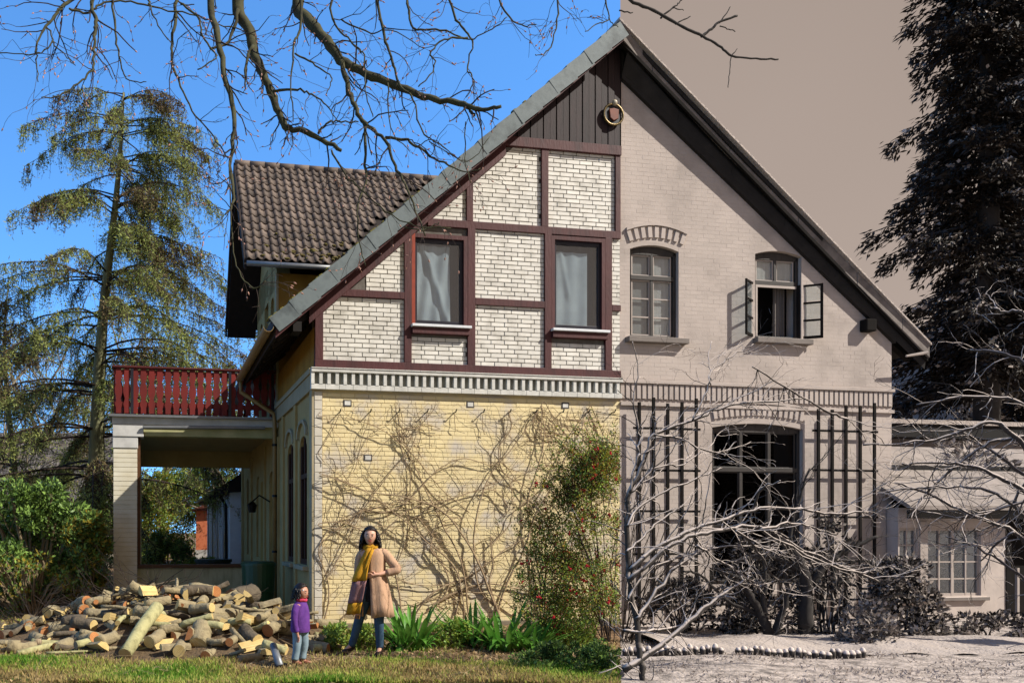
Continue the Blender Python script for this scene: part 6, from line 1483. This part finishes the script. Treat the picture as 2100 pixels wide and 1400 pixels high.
# coat, open at the front left
cs_ = MB(); n_ = 26; secs = [(.0, .0, 1.43, .08, .06), (-.005, .0, 1.395, .14, .085), (.0, .005, 1.33, .175, .11), (.0, .01, 1.22, .165, .125), (.005, .01, 1.08, .155, .13), (.02, .01, .95, .175, .145), (.035, .01, .80, .195, .16), (.045, .015, .65, .215, .175), (.05, .02, .52, .225, .18)]
vs = []
for k, (x, y, z, rx, ry) in enumerate(secs):
    for j in range(n_+1):
        a_ = -pi/2-.12+(2*pi-.75)*j/n_; u = k/(len(secs)-1); f = 1+.10*u*sin(a_*7+1)+.05*u*sin(a_*11); vs.append((x+cos(a_)*rx*.9*f, y+sin(a_)*ry*f, z+(.012*sin(a_*5) if k == len(secs)-1 else 0)))
cs_.add(vs, [(i*(n_+1)+j, i*(n_+1)+j+1, (i+1)*(n_+1)+j+1, (i+1)*(n_+1)+j) for i in range(len(secs)-1) for j in range(n_)])
co = cs_.build('coat', coat_m, wo, smooth=True); so2 = co.modifiers.new('thick', 'SOLIDIFY'); so2.thickness = .014
for nm, pts_, rr in (('sleeve', [(.11, .01, 1.375), (.17, .02, 1.33), (.235, .03, 1.25), (.30, .03, 1.175), (.325, .015, 1.14), (.27, -.01, 1.115), (.20, -.04, 1.095)], [.055, .064, .062, .06, .058, .054, .05]), ('sleeve', [(-.11, -.01, 1.375), (-.17, -.02, 1.31), (-.19, -.03, 1.2), (-.195, -.035, 1.08), (-.185, -.06, .97), (-.18, -.075, .92)], [.055, .06, .058, .055, .052, .05])):
    MB().tube(smooth_path(pts_, 3), [float(v) for v in np.interp(np.linspace(0, len(pts_)-1, 3*(len(pts_)-1)+1), range(len(pts_)), rr)], 12, jit=.03).build(nm, coat_m, co, smooth=True)
MB().tube([(-.07, -.07, 1.42), (-.03, .05, 1.45), (.06, .04, 1.44), (.075, -.07, 1.38)], [.03, .035, .035, .028], 8).build('collar', coat_m, co, smooth=True)
# scarf round the neck and hanging in front
sc = empty('scarf', None, None); sc.parent = wo
N = 16; MB().tube([(-.02+.085*cos(2*pi*i/N), -.005+.07*sin(2*pi*i/N), 1.425+.012*sin(3*i)) for i in range(N+1)], .036, 8, cap=False).build('loop', scarf_y, sc, smooth=True)
def strip(path, w, mat, nm):
    vs = []; K = 7
    for i, (x, y, z, ww) in enumerate(path):
        for j in range(K): u = j/(K-1)-.5; vs.append((x+u*ww, y-.018*cos(u*9+i*.25)-.006*sin(i*1.3), z+.02*u))
    mb = MB(); mb.add(vs, [(i*K+j, i*K+j+1, (i+1)*K+j+1, (i+1)*K+j) for i in range(len(path)-1) for j in range(K-1)]); o = mb.build(nm, mat, sc, smooth=True); s_ = o.modifiers.new('thick', 'SOLIDIFY'); s_.thickness = .012; return o
def spt(u): return (-.01-.20*u**.8, -.12-.10*min(1, u*2.2), 1.42-.86*u, .10+.10*min(1, u*2.2))
strip([spt(u) for u in np.linspace(0, .50, 9)], 0, scarf_y, 'upper_stripe'); strip([spt(u) for u in np.linspace(.50, .83, 6)], 0, scarf_p, 'middle_stripe'); strip([spt(u) for u in np.linspace(.83, 1.0, 4)], 0, scarf_y, 'lower_stripe')
fr = MB(); e_ = spt(1.0)
for j in range(14): u = j/13-.5; fr.tube([(e_[0]+u*e_[3], e_[1]-.015, e_[2]), (e_[0]+u*e_[3]-.01, e_[1]-.012, e_[2]-.06)], .005, 4)
tag(fr.build('fringe', M('fringe', 'a06a28', '7a4c1c', scale=10), sc), None, None, kind='stuff')
strip([(.03, -.13, 1.40, .05), (.0, -.16, 1.3, .06), (-.04, -.18, 1.18, .07), (-.06, -.19, 1.0, .07)], 0, scarf_y, 'back_end')
for pts_, rr in (([(.07, 0, .90), (.085, -.01, .70), (.088, -.025, .48), (.086, .01, .27), (.085, .03, .10)], [.10, .092, .068, .057, .047]), ([(-.06, 0, .90), (-.12, -.02, .70), (-.175, -.035, .50), (-.25, .02, .28), (-.315, .055, .11)], [.10, .092, .068, .057, .047])):
    MB().tube(smooth_path(pts_, 4), [float(v) for v in np.interp(np.linspace(0, 4, 17), range(5), rr)], 12, jit=.02).build('trouser_leg', jean_m, wo, smooth=True)
for p_, q_ in (((.085, .05, .05), (.11, -.17, .035)), ((-.315, .08, .06), (-.39, -.10, .04))):
    a_, b2 = Vector(p_), Vector(q_); o = MB().tube([a_+Vector((0, 0, .10)), a_+Vector((0, 0, .03)), a_.lerp(b2, .4)+Vector((0, 0, .0)), a_.lerp(b2, .8)+Vector((0, 0, -.005)), b2], [.052, .05, (.045, .042), (.045, .033), .02], 10).build('boot', shoe_m, wo, smooth=True)
# ---- girl
gx_ = P(616, HY, 10.4).x
gi = person('small girl in a purple jumper and pale jeans standing beside the logs', (gx_, 10.4, gh(gx_, 10.4)), .55)
s = .6
V_ = [Vector(q) for q in ((0, 0, .46), (0, 0, .56), (0, 0, .66), (.0, 0, .74), (.01, 0, .785), (.012, 0, .81),
      (-.09, -.05, .71), (-.115, -.06, .56), (-.10, -.07, .44), (-.085, -.08, .385), (.085, .05, .71), (.10, .05, .56), (.09, .02, .45), (.085, .0, .39),
      (-.05, -.01, .43), (-.06, -.02, .24), (-.075, 0, .06), (-.04, -.05, .025), (.05, .01, .43), (.055, .0, .24), (.045, .03, .06), (.09, -.02, .025))]
E_ = [(0, 1), (1, 2), (2, 3), (3, 4), (4, 5), (3, 6), (6, 7), (7, 8), (8, 9), (3, 10), (10, 11), (11, 12), (12, 13), (0, 14), (14, 15), (15, 16), (16, 17), (0, 18), (18, 19), (19, 20), (20, 21)]
R2 = [(.09, .08), (.085, .075), (.085, .07), (.07, .055), .035, .032, .035, .03, .024, .016, .035, .03, .024, .016, .055, .04, .028, .02, .055, .04, .028, .02]
hand(V_, E_, R2, 9, (.1, -.1, -1), (.2, -.9, 0), .6); hand(V_, E_, R2, 13, (.1, -.2, -1), (.2, -.9, 0), .6)
skinned('body', V_, E_, R2, skin_g, gi)
head(gi, (.02, -.005, .895), .098, (.5, -1, -.05), skin_g)
hairdo(gi, (.012, -.002, .905), .106, (.5, -1, -.05), .10, 130)
hc = MB(); hc.ball((-.02, -.10, .93), .014, 6); hc.build('hair_clip', eye_w, gi)
loft('jumper', [(.005, 0, .80, .045, .04), (.005, 0, .775, .075, .06), (0, 0, .72, .105, .085), (0, 0, .62, .12, .10), (0, 0, .52, .125, .11), (0, 0, .44, .13, .112), (0, 0, .41, .12, .105)], purple, gi, fold=.05, folds=6)
for pts_ in ([(-.08, -.045, .745), (-.115, -.06, .66), (-.125, -.065, .56), (-.11, -.07, .47), (-.095, -.078, .42)], [(.075, .04, .745), (.105, .05, .66), (.12, .05, .56), (.10, .03, .47), (.09, .01, .42)]):
    MB().tube(smooth_path(pts_, 3), [float(v) for v in np.interp(np.linspace(0, 4, 13), range(5), [.042, .045, .042, .038, .034])], 10, jit=.05).build('sleeve', purple, gi, smooth=True)
N = 14; MB().tube([(.015+.055*cos(2*pi*i/N), -.005+.05*sin(2*pi*i/N), .80+.006*sin(2*i)) for i in range(N+1)], .02, 8, cap=False).build('neckerchief', pink, gi, smooth=True)
for pts_ in ([(-.045, 0, .45), (-.055, -.015, .34), (-.062, -.02, .24), (-.07, -.01, .15), (-.078, 0, .07)], [(.045, .01, .45), (.055, .005, .34), (.058, .0, .24), (.052, .02, .15), (.047, .03, .07)]):
    MB().tube(smooth_path(pts_, 3), [float(v) for v in np.interp(np.linspace(0, 4, 13), range(5), [.068, .058, .05, .045, .047])], 10, jit=.05).build('trouser_leg', jean_l, gi, smooth=True)
for p_, q_ in (((-.078, .02, .035), (-.03, -.08, .028)), ((.045, .045, .035), (.11, -.05, .028))):
    a_, b2 = Vector(p_), Vector(q_); MB().tube([a_+Vector((0, 0, .04)), a_, a_.lerp(b2, .5), b2], [.034, .036, (.034, .026), .018], 10).build('shoe', shoe_g, gi, smooth=True)
